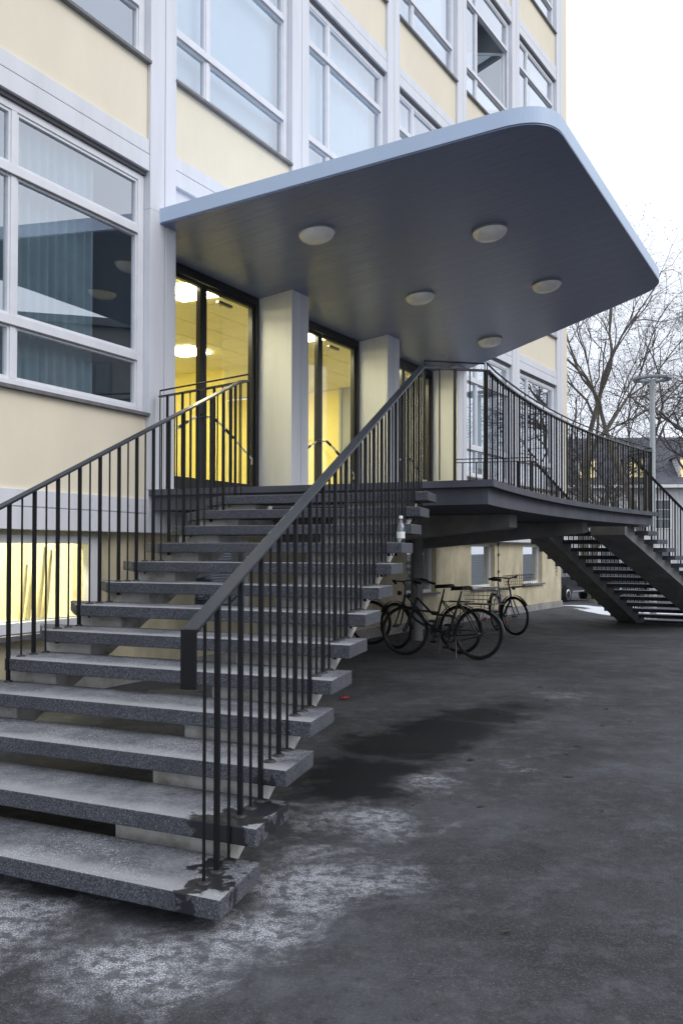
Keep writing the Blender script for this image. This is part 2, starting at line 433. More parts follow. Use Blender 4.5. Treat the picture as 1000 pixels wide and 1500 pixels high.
# ------------------------------------------------------------------ ground
def axis(lo, hi, fine_lo, fine_hi, step):
    r = []; x = fine_lo
    while x <= fine_hi: r.append(x); x += step
    g = step; x = fine_hi
    while x < hi: g *= 1.35; x += g; r.append(min(x, hi))
    g = step; x = fine_lo
    while x > lo: g *= 1.35; x -= g; r.insert(0, max(x, lo))
    return r
xs = axis(-400, 500, -6, 20, .8); ys = axis(-60, 900, -2, 40, .8)
gm = MB()
gm.add([(x, y, ground_z(x, y)) for y in ys for x in xs],
       [(j*len(xs)+i, j*len(xs)+i+1, (j+1)*len(xs)+i+1, (j+1)*len(xs)+i) for j in range(len(ys)-1) for i in range(len(xs)-1)], True)
tag(gm.build('ground', MT['asphalt']), kind='structure')

# ------------------------------------------------------------------ building
BLD_O = (A0.x, A0.y, 0)
bld = thing('office_building', 'long cream and white office block with a gently curved grid facade', 'building', BLD_O)
HS = 3.881; TOP = 18.2
def bay_put(name, me, j, parent=None):
    a, h, L = bayframe(j)
    return put(name, me, parent or bld, (a.x-BLD_O[0], a.y-BLD_O[1], 0), math.pi/2-h)
# local bay frame: x along the facade, y into the building, z up (from the ground)
def wbox(*bx, bevel=0, m='white_trim', name='piece'):
    b = MB()
    for q in bx: b.box(*q)
    return b.mesh(name, MT[m], bevel=bevel)
# pilaster: two strips with a groove between them
pil = wbox((-.012, .235, -.035, .30, 1.63, TOP), (.247, PW, -.035, .30, 1.63, TOP), (.2, .28, -.012, .2, 1.64, TOP-.01), name='pilaster', bevel=.006)
pil_top = wbox((-.012, .235, -.035, .30, 5.19, TOP), (.247, PW, -.035, .30, 5.19, TOP), (.2, .28, -.012, .2, 5.2, TOP-.01), name='pilaster', bevel=.006)
pil_low = wbox((-.012, .235, -.035, .30, 1.63, LAND-.004), (.247, PW, -.035, .30, 1.63, LAND-.004), (.2, .28, -.012, .2, 1.64, LAND-.005), name='pilaster', bevel=.006)
sp_low = wbox((PW, BW-.0145, .012, .16, 2.0, 2.90), m='cream_render', name='spandrel_panel')
sp_up = wbox((PW, BW-.0145, .012, .16, 5.945, 6.86), m='cream_render', name='spandrel_panel')
band_low = wbox((PW, BW-.0145, -.02, .2, 1.845, 1.998), (PW, BW-.0145, .0, .18, 1.80, 1.86), (PW, BW-.0145, -.026, .2, 1.63, 1.832), name='band', bevel=.004)
band_up = wbox((PW, BW-.0145, -.02, .2, 5.79, 5.943), (PW, BW-.0145, .0, .18, 5.76, 5.80), (PW, BW-.0145, -.024, .2, 5.60, 5.778), name='band', bevel=.004)
shade_strip = wbox((PW, BW-.0145, .02, .2, 5.555, 5.598), m='dark_grey', name='soffit_shade')  # shaded soffit of the overhanging band, put in as a dark coloured strip
sill_me = wbox((PW-.01, BW-.012, -.05, .10, 2.902, 2.935), m='sill_metal', name='sill')
# window: frame, mullion, transoms
Z0, Z1, Z2, Z3 = 2.94, 3.545, 4.933, 5.553
XM = 1.16
def frame_mesh():
    b = MB(); y0, y1 = .05, .13; x0, x1 = PW, BW-.0135
    b.box(x0, x0+.055, y0, y1, Z0, Z3); b.box(x1-.10, x1, y0, y1, Z0, Z3)
    b.box(x0+.055, x1-.10, y0, y1, Z0, Z0+.065); b.box(x0+.055, x1-.10, y0, y1, Z3-.07, Z3)
    for z in (Z1, Z2): b.box(x0+.055, x1-.10, y0-.006, y1, z-.045, z+.045); 
    for za, zb in ((Z0+.065, Z1-.045), (Z1+.045, Z2-.045), (Z2+.045, Z3-.07)):
        b.box(XM-.035, XM+.035, y0+.002, y1, za, zb)
    return b.mesh('window', MT['white_frame'], bevel=.005)
def sash_mesh(x0, x1, z0, z1):
    b = MB(); t = .026; y0, y1 = .064, .118
    b.box(x0, x1, y0, y1, z0, z0+t); b.box(x0, x1, y0, y1, z1-t, z1); b.box(x0, x0+t, y0, y1, z0+t, z1-t); b.box(x1-t, x1, y0, y1, z0+t, z1-t)
    return b.mesh('sash', MT['white_frame'])
def pane_mesh(x0, x1, z0, z1):
    b = MB(); t = .024
    b.box(x0+t, x1-t, .092, .100, z0+t, z1-t); return b.mesh('pane', MT['window_glass'])
FRM = frame_mesh(); CELLS = []
for za, zb in ((Z0+.066, Z1-.046), (Z1+.046, Z2-.046), (Z2+.046, Z3-.071)):
    for xa, xb in ((PW+.056, XM-.036), (XM+.036, BW-.0135-.101)):
        CELLS.append((sash_mesh(xa, xb, za, zb), pane_mesh(xa, xb, za, zb)))
gasket = [wbox((PW+.06, BW-.14, .034, .0435, z-.052, z-.042), m='sill_metal', name='drip_edge') for z in (Z1, Z2)]
def curtain_mesh(x0, x1, z0, z1, m, y=.24, amp=.022, wl=.115, seed=0):
    rr = random.Random(seed); n = int((x1-x0)/.016); b = MB(); vs = []; ph = 0
    for i in range(n+1):
        x = x0 + (x1-x0)*i/n; ph += .016*2*math.pi/wl*(.7+.6*rr.random())
        yy = y + amp*math.sin(ph) + .01*math.sin(x*5)
        vs += [(x, yy, z0), (x+.004*math.sin(ph*.5), yy, z1)]
    b.add(vs, [(2*i, 2*i+2, 2*i+3, 2*i+1) for i in range(n)], True)
    return b.mesh('curtain', MT[m])
CUR_P = [curtain_mesh(PW+.02, BW-.05, 2.96, 5.58, 'curtain_pale', seed=1, amp=.012, wl=.2), curtain_mesh(1.9, BW-.05, 2.96, 5.58, 'curtain_pale', seed=2, amp=.014, wl=.16),
         curtain_mesh(PW+.02, 1.7, 2.96, 5.58, 'curtain_pale', seed=3, amp=.012, wl=.2)]
CUR_G = curtain_mesh(PW+.02, 2.42, 2.96, 5.58, 'curtain_grey', seed=4, amp=.032, wl=.12)
roller = wbox((PW+.04, BW-.06, .25, .256, 3.2, 5.56), m='curtain_pale', name='roller_blind')
def room_mesh(back=2.6):
    b = MB()
    b.box(-.05, BW+.05, back, back+.05, 2.1, 5.75)
    b.box(-.05, BW+.05, .2, back, 5.70, 5.75); b.box(-.05, BW+.05, .2, back, 2.05, 2.1)
    b.box(.0, .05, .3, back, 2.1, 5.7); b.box(BW-.03, BW+.0, .21, back, 2.1, 5.7)
    b.box(PW-.2, BW+.2, .16, .2, 2.1, 2.92)
    return b
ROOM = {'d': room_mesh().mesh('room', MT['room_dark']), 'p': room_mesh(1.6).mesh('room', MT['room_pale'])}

def shift(o, dz): o.location.z += dz
for j in range(-3, 5):
    if j in (0, 1, 2, 3): bay_put('pilaster', pil_top, j); bay_put('pilaster', pil_low, j)
    else: bay_put('pilaster', pil, j)
    door_bay = j in (0, 1, 2)
    for fl in range(4):
        dz = HS*fl
        if fl == 0 and door_bay: pass
        else:
            wn = bay_put('window', FRM, j); shift(wn, dz)
            for ci, (sm_, pm_) in enumerate(CELLS):
                if (j, fl) == (3, 2) and ci == 3: continue
                s_ = put('sash', sm_, wn); p_ = put('pane', pm_, wn)
            [put('drip_edge', q_, wn) for q_ in gasket]; put('sill', sill_me, wn)
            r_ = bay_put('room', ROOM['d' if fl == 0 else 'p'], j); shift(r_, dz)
            if j == 3 and fl == 2: pass
            elif fl == 0 and j < 0: cu = bay_put('curtain', CUR_G, j); shift(cu, dz)
            elif (j*3+fl) % 4 == 1: cu = bay_put('roller_blind', roller, j); shift(cu, dz)
            else: cu = bay_put('curtain', CUR_P[(j*2+fl) % 3 if fl else 2], j); shift(cu, dz)
            hg = bay_put('soffit_shade', shade_strip, j); shift(hg, dz)
        bu = bay_put('band', band_up, j); shift(bu, dz)
        if fl < 3: su = bay_put('spandrel_panel', sp_up, j); shift(su, dz)
    if not door_bay: bay_put('spandrel_panel', sp_low, j)
    bay_put('band', band_low, j)
bay_put('pilaster', pil, 5)

# the one window that stands open on the upper floor: sash swung inwards about its right jamb
xa, xb = XM+.036, BW-.1145; za, zb = Z1+.046+2*HS, Z2-.046+2*HS
b = MB(); L = xb-xa; ca, sa = math.cos(R(-62)), math.sin(R(-62))
def SW(x, y, z): return (xb + (x-L)*ca - y*sa, .10 + (x-L)*sa*-1*-1 + y*ca, z)
def OPN(x, y, z):
    dx = x-L; return (xb + dx*math.cos(R(58)) , .10 + -dx*math.sin(R(58)) + y, z)
for q in ((0, L, 0, .05, za, za+.06), (0, L, 0, .05, zb-.06, zb), (0, .06, 0, .05, za+.06, zb-.06), (L-.06, L, 0, .05, za+.06, zb-.06)): b.box(*q, M=OPN)
os_ = b.mesh('open_sash', MT['white_frame']); so = bay_put('open_sash', os_, 3)
b = MB(); b.box(.06, L-.06, .02, .028, za+.06, zb-.06, M=OPN); put('pane', b.mesh('pane', MT['window_glass']), so)

# end strip, end wall and top of the block
a5, h5, _ = bayframe(5); M5 = bay_M(5)
b = MB(); b.box(PW+.012, .76, -.02, 9, 1.64, TOP, M=M5); b.build('end_wall', MT['cream_render'], bld, BLD_O)
b = MB(); b.box(-.02, .70, .13, 9, -.7, 1.628, M=M5); b.build('basement_wall', MT['cream_basement'], bld, BLD_O)
b = MB(); b.box(-.02, .73, .10, 9, -.75, .16, M=M5); b.build('plinth', MT['plinth'], bld, BLD_O)
b = MB(); b.box(PW+.012, .77, -.026, 9, 1.63, 1.83, M=M5); b.build('band', MT['white_trim'], bld, BLD_O)
for j in range(-3, 5):
    M = bay_M(j); b = MB(); b.box(0, BW, .3, 9, TOP-.02, TOP+.2, M=M); b.build('roof_slab', MT['white_trim'], bld, BLD_O)
    b = MB(); b.box(-.02, BW+.02, .21, .5, -.6, 1.62 if j not in (-1,) else .70, M=M)
    if j == -1:
        b = MB(); b.box(0, .62, .13, .5, -.6, 1.628, M=M); b.box(2.44, BW, .13, .5, -.6, 1.628, M=M); b.box(.62, 2.44, .13, .5, -.6, .66, M=M); b.box(.62, 2.44, .13, .5, 1.58, 1.628, M=M)
        b.build('basement_wall', MT['cream_basement'], bld, BLD_O)
    else:
        # wall with a window opening
        x0, x1, z0, z1 = (1.05, 2.36, .66, 1.575)
        b = MB(); b.box(-.02, x0, .13, .5, -.6, 1.628, M=M); b.box(x1, BW+.02, .13, .5, -.6, 1.628, M=M); b.box(x0, x1, .13, .5, -.6, z0, M=M); b.box(x0, x1, .13, .5, z1, 1.628, M=M)
        b.build('basement_wall', MT['cream_basement'], bld, BLD_O)
        f = MB()
        for q in ((x0, x0+.05), (x1-.05, x1)): f.box(q[0], q[1], .23, .30, z0, z1, M=M)
        f.box(x0+.05, x1-.05, .23, .30, z0, z0+.05, M=M); f.box(x0+.05, x1-.05, .23, .30, z1-.05, z1, M=M)
        wn = f.build('basement_window', MT['white_frame'], bld, BLD_O)
        f = MB(); f.box(x0+.05, x1-.05, .26, .266, z0+.05, z1-.05, M=M); f.build('pane', MT['window_glass'], wn, BLD_O)
        f = MB(); f.box(x0-.05, x1+.05, .06, .23, z0-.04, z0-.002, M=M); f.build('sill', MT['sill_metal'], wn, BLD_O)
        f = MB(); zz = z0+.06
        while zz < z1-.06:
            f.box(x0+.06, x1-.06, .30, .335, zz, zz+.004, M=lambda s, i, z, M=M: M(s, i, z + (i-.3)*.55)); zz += .034
        f.build('venetian_blind', MT['blind'], wn, BLD_O)['kind'] = 'stuff'
        f = MB(); f.box(x0-.1, x1+.1, .9, .95, z0-.2, z1+.04, M=M); f.build('basement_room', MT['room_dark'], bld, BLD_O)
    p = MB(); p.box(-.02, BW+.02, .10, .14, -.7, .16, M=M); p.build('plinth', MT['plinth'], bld, BLD_O)

# lit basement window next to the flight
M = bay_M(-1); f = MB(); x0, x1, z0, z1 = .62, 2.44, .66, 1.58
f.box(x0, x0+.16, .12, .22, z0, z1, M=M); f.box(x1-.155, x1, .12, .22, z0, z1, M=M); f.box(x0+.16, x1-.155, .12, .22, z0, z0+.10, M=M); f.box(x0+.16, x1-.155, .12, .22, z1-.075, z1, M=M)
wn = f.build('basement_window', MT['white_frame'], bld, BLD_O, bevel=.004); wn['label'] = 'lit basement window with bright yellow room behind'
f = MB(); f.box(x0+.16, x1-.155, .165, .172, z0+.10, z1-.075, M=M); f.build('pane', MT['door_glass'], wn, BLD_O)
f = MB(); f.box(x0-.06, x1+.06, -.01, .12, z0-.05, z0-.004, M=M); f.build('sill', MT['sill_metal'], wn, BLD_O)
f = MB(); f.box(.3, 2.8, 1.5, 1.55, .2, 1.95, M=M); f.box(.25, .3, .5, 1.55, .2, 1.95, M=M); f.box(2.8, 2.85, .5, 1.55, .2, 1.95, M=M); f.box(.3, 2.8, .5, 1.5, 1.95, 2.0, M=M); f.box(.3, 2.8, .5, 1.5, .15, .2, M=M)
f.build('basement_room', MT['basement_glow_wall'], bld, BLD_O)
for k, s0 in enumerate((.7, 1.7)):
    f = MB(); p0 = M(s0-.35, .75, 1.86); p1 = M(s0+.45, .75, 1.86); f.tube([p0, p1], .035, 8)
    o = f.build('strip_light', MT['tube_light'], origin=p0); o.location = p0
    tag(o, 'glowing tube lamp on the ceiling of the lit basement room', 'lamp', 'basement tube lamps')
# things leaning on the basement sill, seen against the light
for k, (s0, zt) in enumerate(((1.62, 1.30), (1.72, 1.36), (1.86, 1.47), (1.95, 1.44))):
    f = MB(); p0 = M(s0, .42, .76); f.tube([p0, M(s0+.03, .40, .76+(zt-.76)*.5), M(s0+.05, .38, zt)], [.035, .028, .016], 7)
    o = f.build('paper_roll', MT['roll_wood'], origin=p0); o.location = p0
    tag(o, 'brown paper roll standing upright inside the lit basement window', 'roll', 'rolls in the basement window')
    f = MB()
f = MB(); f.box(.62, 2.44, .36, .5, .70, .758, M=M); f.build('window_board', MT['white_frame'], bld, BLD_O)

# ------------------------------------------------------------------ entrance: columns, doors, lobby
REC = .556
for j in (0, 1, 2, 3):
    M = bay_M(j); b = MB()
    b.box(-.012, .235, -.037, REC+.1, LAND+.001, 5.188, M=M); b.box(.247, PW, -.037, REC+.1, LAND+.001, 5.188, M=M); b.box(.236, .246, -.012, REC, LAND+.001, 5.187, M=M)
    b.build('column', MT['white_trim'], bld, BLD_O, bevel=.008)
HEADZ = 4.99
for j in (0, 1, 2):
    M = bay_M(j); x0, x1 = PW+.003, BW-.015; y0, y1 = REC-.06, REC+.05; xm = x0 + (x1-x0)*.5
    f = MB(); f.box(x0, x0+.07, y0, y1, LAND, HEADZ, M=M); f.box(x1-.085, x1, y0, y1, LAND, HEADZ, M=M); f.box(x0+.07, x1-.085, y0, y1, HEADZ-.11, HEADZ, M=M); f.box(x0+.07, x1-.085, y0+.01, y1, LAND, LAND+.03, M=M)
    d = f.build('entrance_door', MT['black_frame'], bld, BLD_O, bevel=.004)
    for (xa, xb, hand) in ((x0+.072, xm-.004, 1), (xm+.004, x1-.087, -1)):
        f = MB(); t = .065; z0, z1 = LAND+.035, HEADZ-.115
        f.box(xa, xa+t, y0+.02, y1-.02, z0, z1, M=M); f.box(xb-t, xb, y0+.02, y1-.02, z0, z1, M=M); f.box(xa+t, xb-t, y0+.02, y1-.02, z1-.05, z1, M=M); f.box(xa+t, xb-t, y0+.02, y1-.02, z0, z0+.22, M=M)
        f.build('door_leaf', MT['black_frame'], d, BLD_O, bevel=.003)
        f = MB(); f.box(xa+t, xb-t, REC-.008, REC, z0+.22, z1-.05, M=M); f.build('pane', MT['door_glass'], d, BLD_O)
        f = MB(); f.box((xa+xb)/2-.14, (xa+xb)/2+.18, y1+.0, y1+.05, z1-.12, z1-.085, M=M); f.tube([M((xa+xb)/2, y1+.03, z1-.10), M((xa+xb)/2+.2, y1+.22, z1-.07)], .012, 5)
        if hand < 0: f.build('door_closer', MT['black_frame'], d, BLD_O)
        # bent pull bar with black grips
        yo = REC-.10; xi = xb-.035 if hand > 0 else xa+.035; xo = xa+.05 if hand > 0 else xb-.05; sgn = -1 if hand > 0 else 1
        pts = [M(xi, yo+.06, 3.16), M(xi+sgn*.05, yo, 3.17), M(xi+sgn*.30, yo, 3.08), M(xo-sgn*.10, yo, 2.70), M(xo, yo+.07, 2.64)]
        f = MB(); f.tube(pts, .013, 7); hd_ = f.build('pull_handle', MT['handle_white'], d, BLD_O)
        for p_, q_ in ((Vector(pts[1]), Vector(pts[1]).lerp(Vector(pts[2]), .55)), (Vector(pts[2]).lerp(Vector(pts[3]), .1), Vector(pts[2]).lerp(Vector(pts[3]), .35))):
            f = MB(); f.tube([p_, q_], .021, 7); f.build('grip', MT['bike_black'], hd_, BLD_O)
# lobby shell behind the three door bays
lob = thing('lobby', 'warm yellow entrance hall seen through the glass doors', 'hall', (*fac(4.6), LAND))
LO = (*fac(4.6), LAND)
Aq = fac(0); Dq = fac(3*BW); HD = math.atan2((Dq-Aq).x, (Dq-Aq).y); CU = Vector((math.sin(HD), math.cos(HD))); CI = Vector((-CU.y, CU.x))
def CM(s, o, z): return (Aq.x+CU.x*s-CI.x*o, Aq.y+CU.y*s-CI.y*o, z)           # o = outwards from the facade
CZ = 4.86
b = MB(); b.box(.05, 9.5, -7.55, -7.5, LAND, CZ, M=CM); b.box(.0, .05, -7.5, -.62, LAND, CZ, M=CM); b.box(9.5, 9.55, -7.5, -.9, LAND, CZ, M=CM)
b.box(3.2, 3.3, -7.5, -3.4, LAND, CZ, M=CM); b.box(6.4, 6.5, -7.5, -3.6, LAND, CZ, M=CM)
b.build('wall', MT['lobby_wall'], lob, LO)
b = MB(); b.box(.05, 9.5, -7.5, -.62, LAND-.1, LAND-.006, M=CM); b.build('floor', MT['lobby_floor'], lob, LO)
b = MB(); b.box(.004, .596, .004, .612, 0, .02, M=lambda s_, o_, z: tuple(Vector(CM(s_, o_, z)) - Vector(CM(0, 0, 0)))); tile = b.mesh('ceiling_tile', MT['lobby_ceiling'])
for i in range(15):
    for k in range(11):
        q_ = CM(.1+i*.61, -7.5+k*.62, CZ); put('ceiling_tile', tile, lob, (q_[0]-LO[0], q_[1]-LO[1], q_[2]-LO[2]))
b = MB(); b.box(.05, 9.5, -7.5, -.62, CZ+.024, CZ+.06, M=CM); b.build('ceiling', MT['lobby_wall'], lob, LO)
for i, (s0, o0) in enumerate([(1.86, -.92), (4.75, -.92), (7.65, -.92), (1.86, -3.22), (4.75, -3.22), (7.65, -3.22), (1.86, -5.6), (4.75, -5.6), (7.65, -5.6)]):
    p0 = CM(s0, o0, CZ-.02); b = MB(); b.box(s0-.3, s0+.3, o0-.3, o0+.3, CZ-.03, CZ-.004, M=CM)
    o = b.build('ceiling_light', MT['light_panel'], origin=p0); o.location = p0
    tag(o, 'square glowing ceiling panel inside the yellow entrance hall', 'ceiling light', 'light panels of the entrance hall')
for i, (s0, s1, z0, z1) in enumerate(((.4, 2.4, 2.7, 4.1), (3.6, 5.4, 2.8, 4.0), (7.0, 8.6, 2.8, 4.1))):
    p0 = CM(s0, -7.45, z0); b = MB(); b.box(s0, s1, -7.49, -7.44, z0, z1, M=CM)
    o = b.build('wall_board', MT['lobby_board'], origin=p0); o.location = p0
    tag(o, ('large white board on the back wall, behind the door left of both columns', 'large white board on the back wall, behind the middle door', 'large white board on the back wall, behind the door nearest the bridge')[i], 'board')
p0 = CM(3.16, -4.3, 2.5); b = MB(); b.box(3.17, 3.195, -4.6, -3.95, 2.35, 3.15, M=CM)
o = b.build('poster', MT['paper'], origin=p0); o.location = p0; tag(o, 'framed poster with dark pictures on the yellow hall partition', 'poster')
for q in ((-4.55, -4.32, 2.78, 3.10), (-4.27, -4.0, 2.72, 3.08), (-4.5, -4.1, 2.5, 2.62)):
    f = MB(); f.box(3.165, 3.1695, q[0], q[1], q[2], q[3], M=CM); f.build('picture', MT['print_dark'], o, p0)

# ------------------------------------------------------------------ canopy
TILT, Z_S = .117, 5.063
def soff(o): return Z_S + TILT*o
outl = [(.147, -REC-.05), (9.60, -REC-.05), (9.60, 0.0)]
def roundc(p, c, q, r, n=18):
    p, c, q = Vector(p), Vector(c), Vector(q); a = c+(p-c).normalized()*r; b_ = c+(q-c).normalized()*r
    return [tuple(a*(1-t)**2 + c*2*t*(1-t) + b_*t*t) for t in [i/(n-1) for i in range(n)]]
NC, FC = (.70, 4.27), (7.10, 4.22)
outl += roundc((9.6, 0), FC, NC, .42) + roundc(FC, NC, (.147, 0), .50) + [(.147, 0)]
CAN_O = CM(.147, 0, Z_S)
canopy = thing('entrance_canopy', 'large pale blue cantilevered canopy with dark boarded underside above the doors', 'canopy', CAN_O)
poly = outl
def strip(poly, a, b_):
    def clip(pl, f):
        r = []
        for i in range(len(pl)):
            p, q = pl[i], pl[(i+1) % len(pl)]; fp, fq = f(p), f(q)
            if fp >= 0: r.append(p)
            if fp*fq < 0: t = fp/(fp-fq); r.append((p[0]+(q[0]-p[0])*t, p[1]+(q[1]-p[1])*t))
        return r
    return clip(clip(poly, lambda p: p[0]-a), lambda p: b_-p[0])
# core with fascia all round, the boards hang below it
thick = lambda o: .17
b = MB(); n = len(poly); top = []; bot = []
ctr = Vector((sum(p[0] for p in poly)/n, sum(p[1] for p in poly)/n))
vs = [CM(p[0], p[1], soff(p[1])+.012) for p in poly] + [CM(p[0], p[1], soff(p[1])+thick(p[1])) for p in poly]
b.add(vs, [tuple(range(n)), tuple(range(2*n-1, n-1, -1))]); b.add(vs, [(i, (i+1) % n, n+(i+1) % n, n+i) for i in range(n)])
b.build('fascia', MT['fascia_blue'], canopy, CAN_O)
inner = []
for p in poly:
    d = ctr-Vector(p); inner.append(tuple(Vector(p)+d.normalized()*.012))
b = MB(); b.add([CM(p[0], p[1], soff(p[1])+.0085) for p in inner], [tuple(range(n))]); b.build('backing', MT['soffit_gap'], canopy, CAN_O)
s0 = .15; k = 0; BWD = .118
while s0 < 9.6:
    sp = strip(inner, s0, s0+BWD-.0022)
    if len(sp) >= 3:
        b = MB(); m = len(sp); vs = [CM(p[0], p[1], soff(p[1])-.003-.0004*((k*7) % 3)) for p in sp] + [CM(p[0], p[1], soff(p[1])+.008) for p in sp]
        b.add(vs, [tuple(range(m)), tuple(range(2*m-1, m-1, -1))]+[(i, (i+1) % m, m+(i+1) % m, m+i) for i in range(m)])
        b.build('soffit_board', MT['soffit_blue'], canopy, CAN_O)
    s0 += BWD; k += 1
b = MB(); b.box(.4, 9.4, -.02, .03, 5.22, 5.32, M=CM); b.build('flashing', MT['white_trim'], canopy, CAN_O)
b = MB(); b.box(.16, 9.55, -REC-.3, -.05, 5.19, 5.60, M=CM); b.build('back_beam', MT['white_trim'], canopy, CAN_O)
# oval opal lamps
for i, (s0, o0) in enumerate(((1.556, 1.233), (4.636, 1.202), (7.818, 1.148), (2.991, 2.864), (5.561, 2.829))):
    p0 = CM(s0, o0, soff(o0)-.004)
    lab = 'round opal lamp under the canopy ' + ('in front of the first door, above the near flight', 'in front of the middle door between the columns', 'in front of the last door, above the bridge', 'in the outer row, nearer the near flight', 'in the outer row, nearer the far flight')[i]
    t = thing('canopy_lamp', lab, 'lamp', p0, group='opal lamps under the canopy')
    def LM(x, y, z): 
        s_, o_ = x, y; q = CM(s0+s_, o0+o_, soff(o0+o_)-.004+z); return (q[0]-p0[0], q[1]-p0[1], q[2]-p0[2])
    f = MB(); f.lathe([(.222, 0), (.222, -.016), (.20, -.020)], 28, M=LM); f.build('mounting_ring', MT['lamp_ring'], t)
    f = MB(); f.lathe([(.212, -.017), (.205, -.045), (.178, -.078), (.13, -.102), (.07, -.115), (.012, -.119)], 28, M=LM); f.build('shade', MT['lamp_opal'], t)
# plain white panel above the canopy root
M = bay_M(0); b = MB(); b.box(PW-.3, BW-.02, .03, .1, 5.2, 5.598, M=M); b.build('panel', MT['white_trim'], bld, BLD_O)
for j in (1, 2):
    M = bay_M(j); b = MB(); b.box(PW, BW-.02, .03, .1, 5.2, 5.598, M=M); b.build('panel', MT['white_trim'], bld, BLD_O)

# ------------------------------------------------------------------ bridge slab
C1 = Vector((1.394, 8.515)); W1 = Vector((-2.10, 10.09)); C2 = mir(C1)
def edge_arc(off=0, n=20):
    """outer edge of the bridge, bowed, symmetric about the mirror axis; off = inwards"""
    ch = C2-C1; Lc = ch.length; sag = .30; pts = []
    for i in range(n+1):
        t = i/n; p = C1+ch*t + INN*(sag*4*t*(1-t)) + INN*off
        pts.append(p)
    return pts
W2 = mir(W1)
def slab_poly(ins, front=0):
    d = MIR_U
    arc = edge_arc(ins); arc = [p for p in arc]
    arc[0] = arc[0]+d*front; arc[-1] = arc[-1]-d*front
    wl = [fac(s) + Vector((-math.cos(.5), math.sin(.5)))*.02 for s in [9.0, 8, 7, 6, 5, 4, 3, 2, 1]]
    return [W1+d*front] + arc + [W2-d*front] + wl
br_o = (*MIR_P, 0)
bridge = thing('entrance_bridge', 'raised concrete landing bridge running along the facade to the doors', 'bridge', br_o)
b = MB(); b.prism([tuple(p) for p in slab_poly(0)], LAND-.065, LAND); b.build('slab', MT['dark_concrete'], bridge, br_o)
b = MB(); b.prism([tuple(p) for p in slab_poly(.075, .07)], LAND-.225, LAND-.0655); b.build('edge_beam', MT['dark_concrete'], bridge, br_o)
for q in (Vector((2.03, 10.95)),):
    for fl in (0, 1):
        e = q if not fl else mir(q)
        tdir = INN; sd = MIR_U*.14
        wlen = 3.3
        b = MB(); vs = []
        for t, hgt in ((0, .155), (.06, .175), (wlen, .46)):
            for sg in (-1, 1):
                c = e+tdir*t+sd*sg
                vs += [(c.x, c.y, LAND-.227), (c.x, c.y, LAND-.227-hgt)]
        fs = [(0, 1, 3, 2), (8, 10, 11, 9)]
        for i in (0, 4): fs += [(i, i+4, i+5, i+1), (i+2, i+3, i+7, i+6), (i, i+2, i+6, i+4), (i+1, i+5, i+7, i+3)]
        b.add(vs, fs); b.build('bracket_beam', MT['concrete'], bridge, br_o, bevel=.012)
# slender post under the bridge
p0 = (1.22, 15.0, 0); b = MB(); b.lathe([(.10, -.05), (.10, 1.878)], 20, c=p0); o = b.build('support_post', MT['concrete'], bridge, br_o)

# ------------------------------------------------------------------ stairs
def tread_poly(i):
    r0 = Rn(i); r1 = Rn(i, .438); l0 = Ln(i); td = TD(i); nn = Vector((td.y, -td.x)); nn = nn if nn.y > 0 else -nn
    l1 = l0 + nn*.43 + td*.42
    return [r0, r1, l1, l0]
def stair(name, label, lo, mirrored, zadd=0):
    T = (lambda p: mir(p)) if mirrored else (lambda p: Vector(p[:2]))
    base = T((Rn(lo)+Ln(lo))/2); o3 = (base.x, base.y, ground_z(*base))
    st = thing(name, label, 'stairs', o3)
    for i in range(lo, 14):
        pl = [T(p) for p in tread_poly(i)]
        if mirrored: pl = pl[::-1]
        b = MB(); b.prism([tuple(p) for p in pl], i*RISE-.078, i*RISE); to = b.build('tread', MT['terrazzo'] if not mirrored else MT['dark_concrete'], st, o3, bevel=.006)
        pf = T(Rn(i)); qf = T(Ln(i)); dv = (qf-pf).normalized(); nv = Vector((dv.y, -dv.x)); nv = nv if nv.dot(T(Rn(i, .4))-pf) > 0 else -nv
        att = to.data.attributes.new('nose', 'FLOAT', 'POINT')
        att.data.foreach_set('value', [max(0, (Vector((v.co.x+o3[0], v.co.y+o3[1]))-pf).dot(nv)/.43) for v in to.data.vertices])
    # two saw-toothed stringers carrying the treads
    D = .43 if mirrored else .34
    for side, (t0, t1) in (('R', (.20, .82)), ('L', (-.10, .30))):
        run = .3871 if side == 'R' else .3685
        edge = (lambda t, i, a: T(Rn(i, a, t))) if side == 'R' else (lambda t, i, a: T(Ln(i, a, t)))
        b = MB(); f0 = .15
        def V(t, i, a, z):
            p = edge(t, i, a); return (p.x, p.y, max(z, ground_z(p.x, p.y)-.06))
        for i in range(lo if mirrored else lo+1, 14):
            zt = i*RISE-.079; zp = zt-RISE if i > lo else -1
            z0, z1 = RISE*(i+f0/run)-D, RISE*(i+1+f0/run)-D
            a1 = f0+run
            vs = [V(t, i, a, z) for t in (t0, t1) for a, z in ((f0, zt), (a1, zt), (a1, z1), (f0, z0), (f0, zp))]
            fs = [(0, 1, 2, 3), (8, 7, 6, 5), (0, 5, 6, 1), (3, 2, 7, 8), (0, 4, 9, 5)]
            if i == 13: fs.append((1, 6, 7, 2))
            b.add(vs, fs)
        b.build('stringer', MT['stringer_paint' if not mirrored else 'concrete'], st, o3)
    return st
st_near = stair('entrance_stair', 'near flight of thick grey terrazzo treads rising to the landing', 1, False)
st_far = stair('entrance_stair', 'far flight of dark open treads coming down beyond the bridge', -2, True)
# the first tread lies on a low concrete block
b = MB(); pl = [Rn(1, .16, .45), Rn(1, .42, .45), Ln(1, .42, .3), Ln(1, .16, .3)]; b.prism([tuple(p) for p in pl], -.05, .0715); 
o = b.build('footing', MT['dark_concrete'], st_near, (st_near.location.x, st_near.location.y, 0))

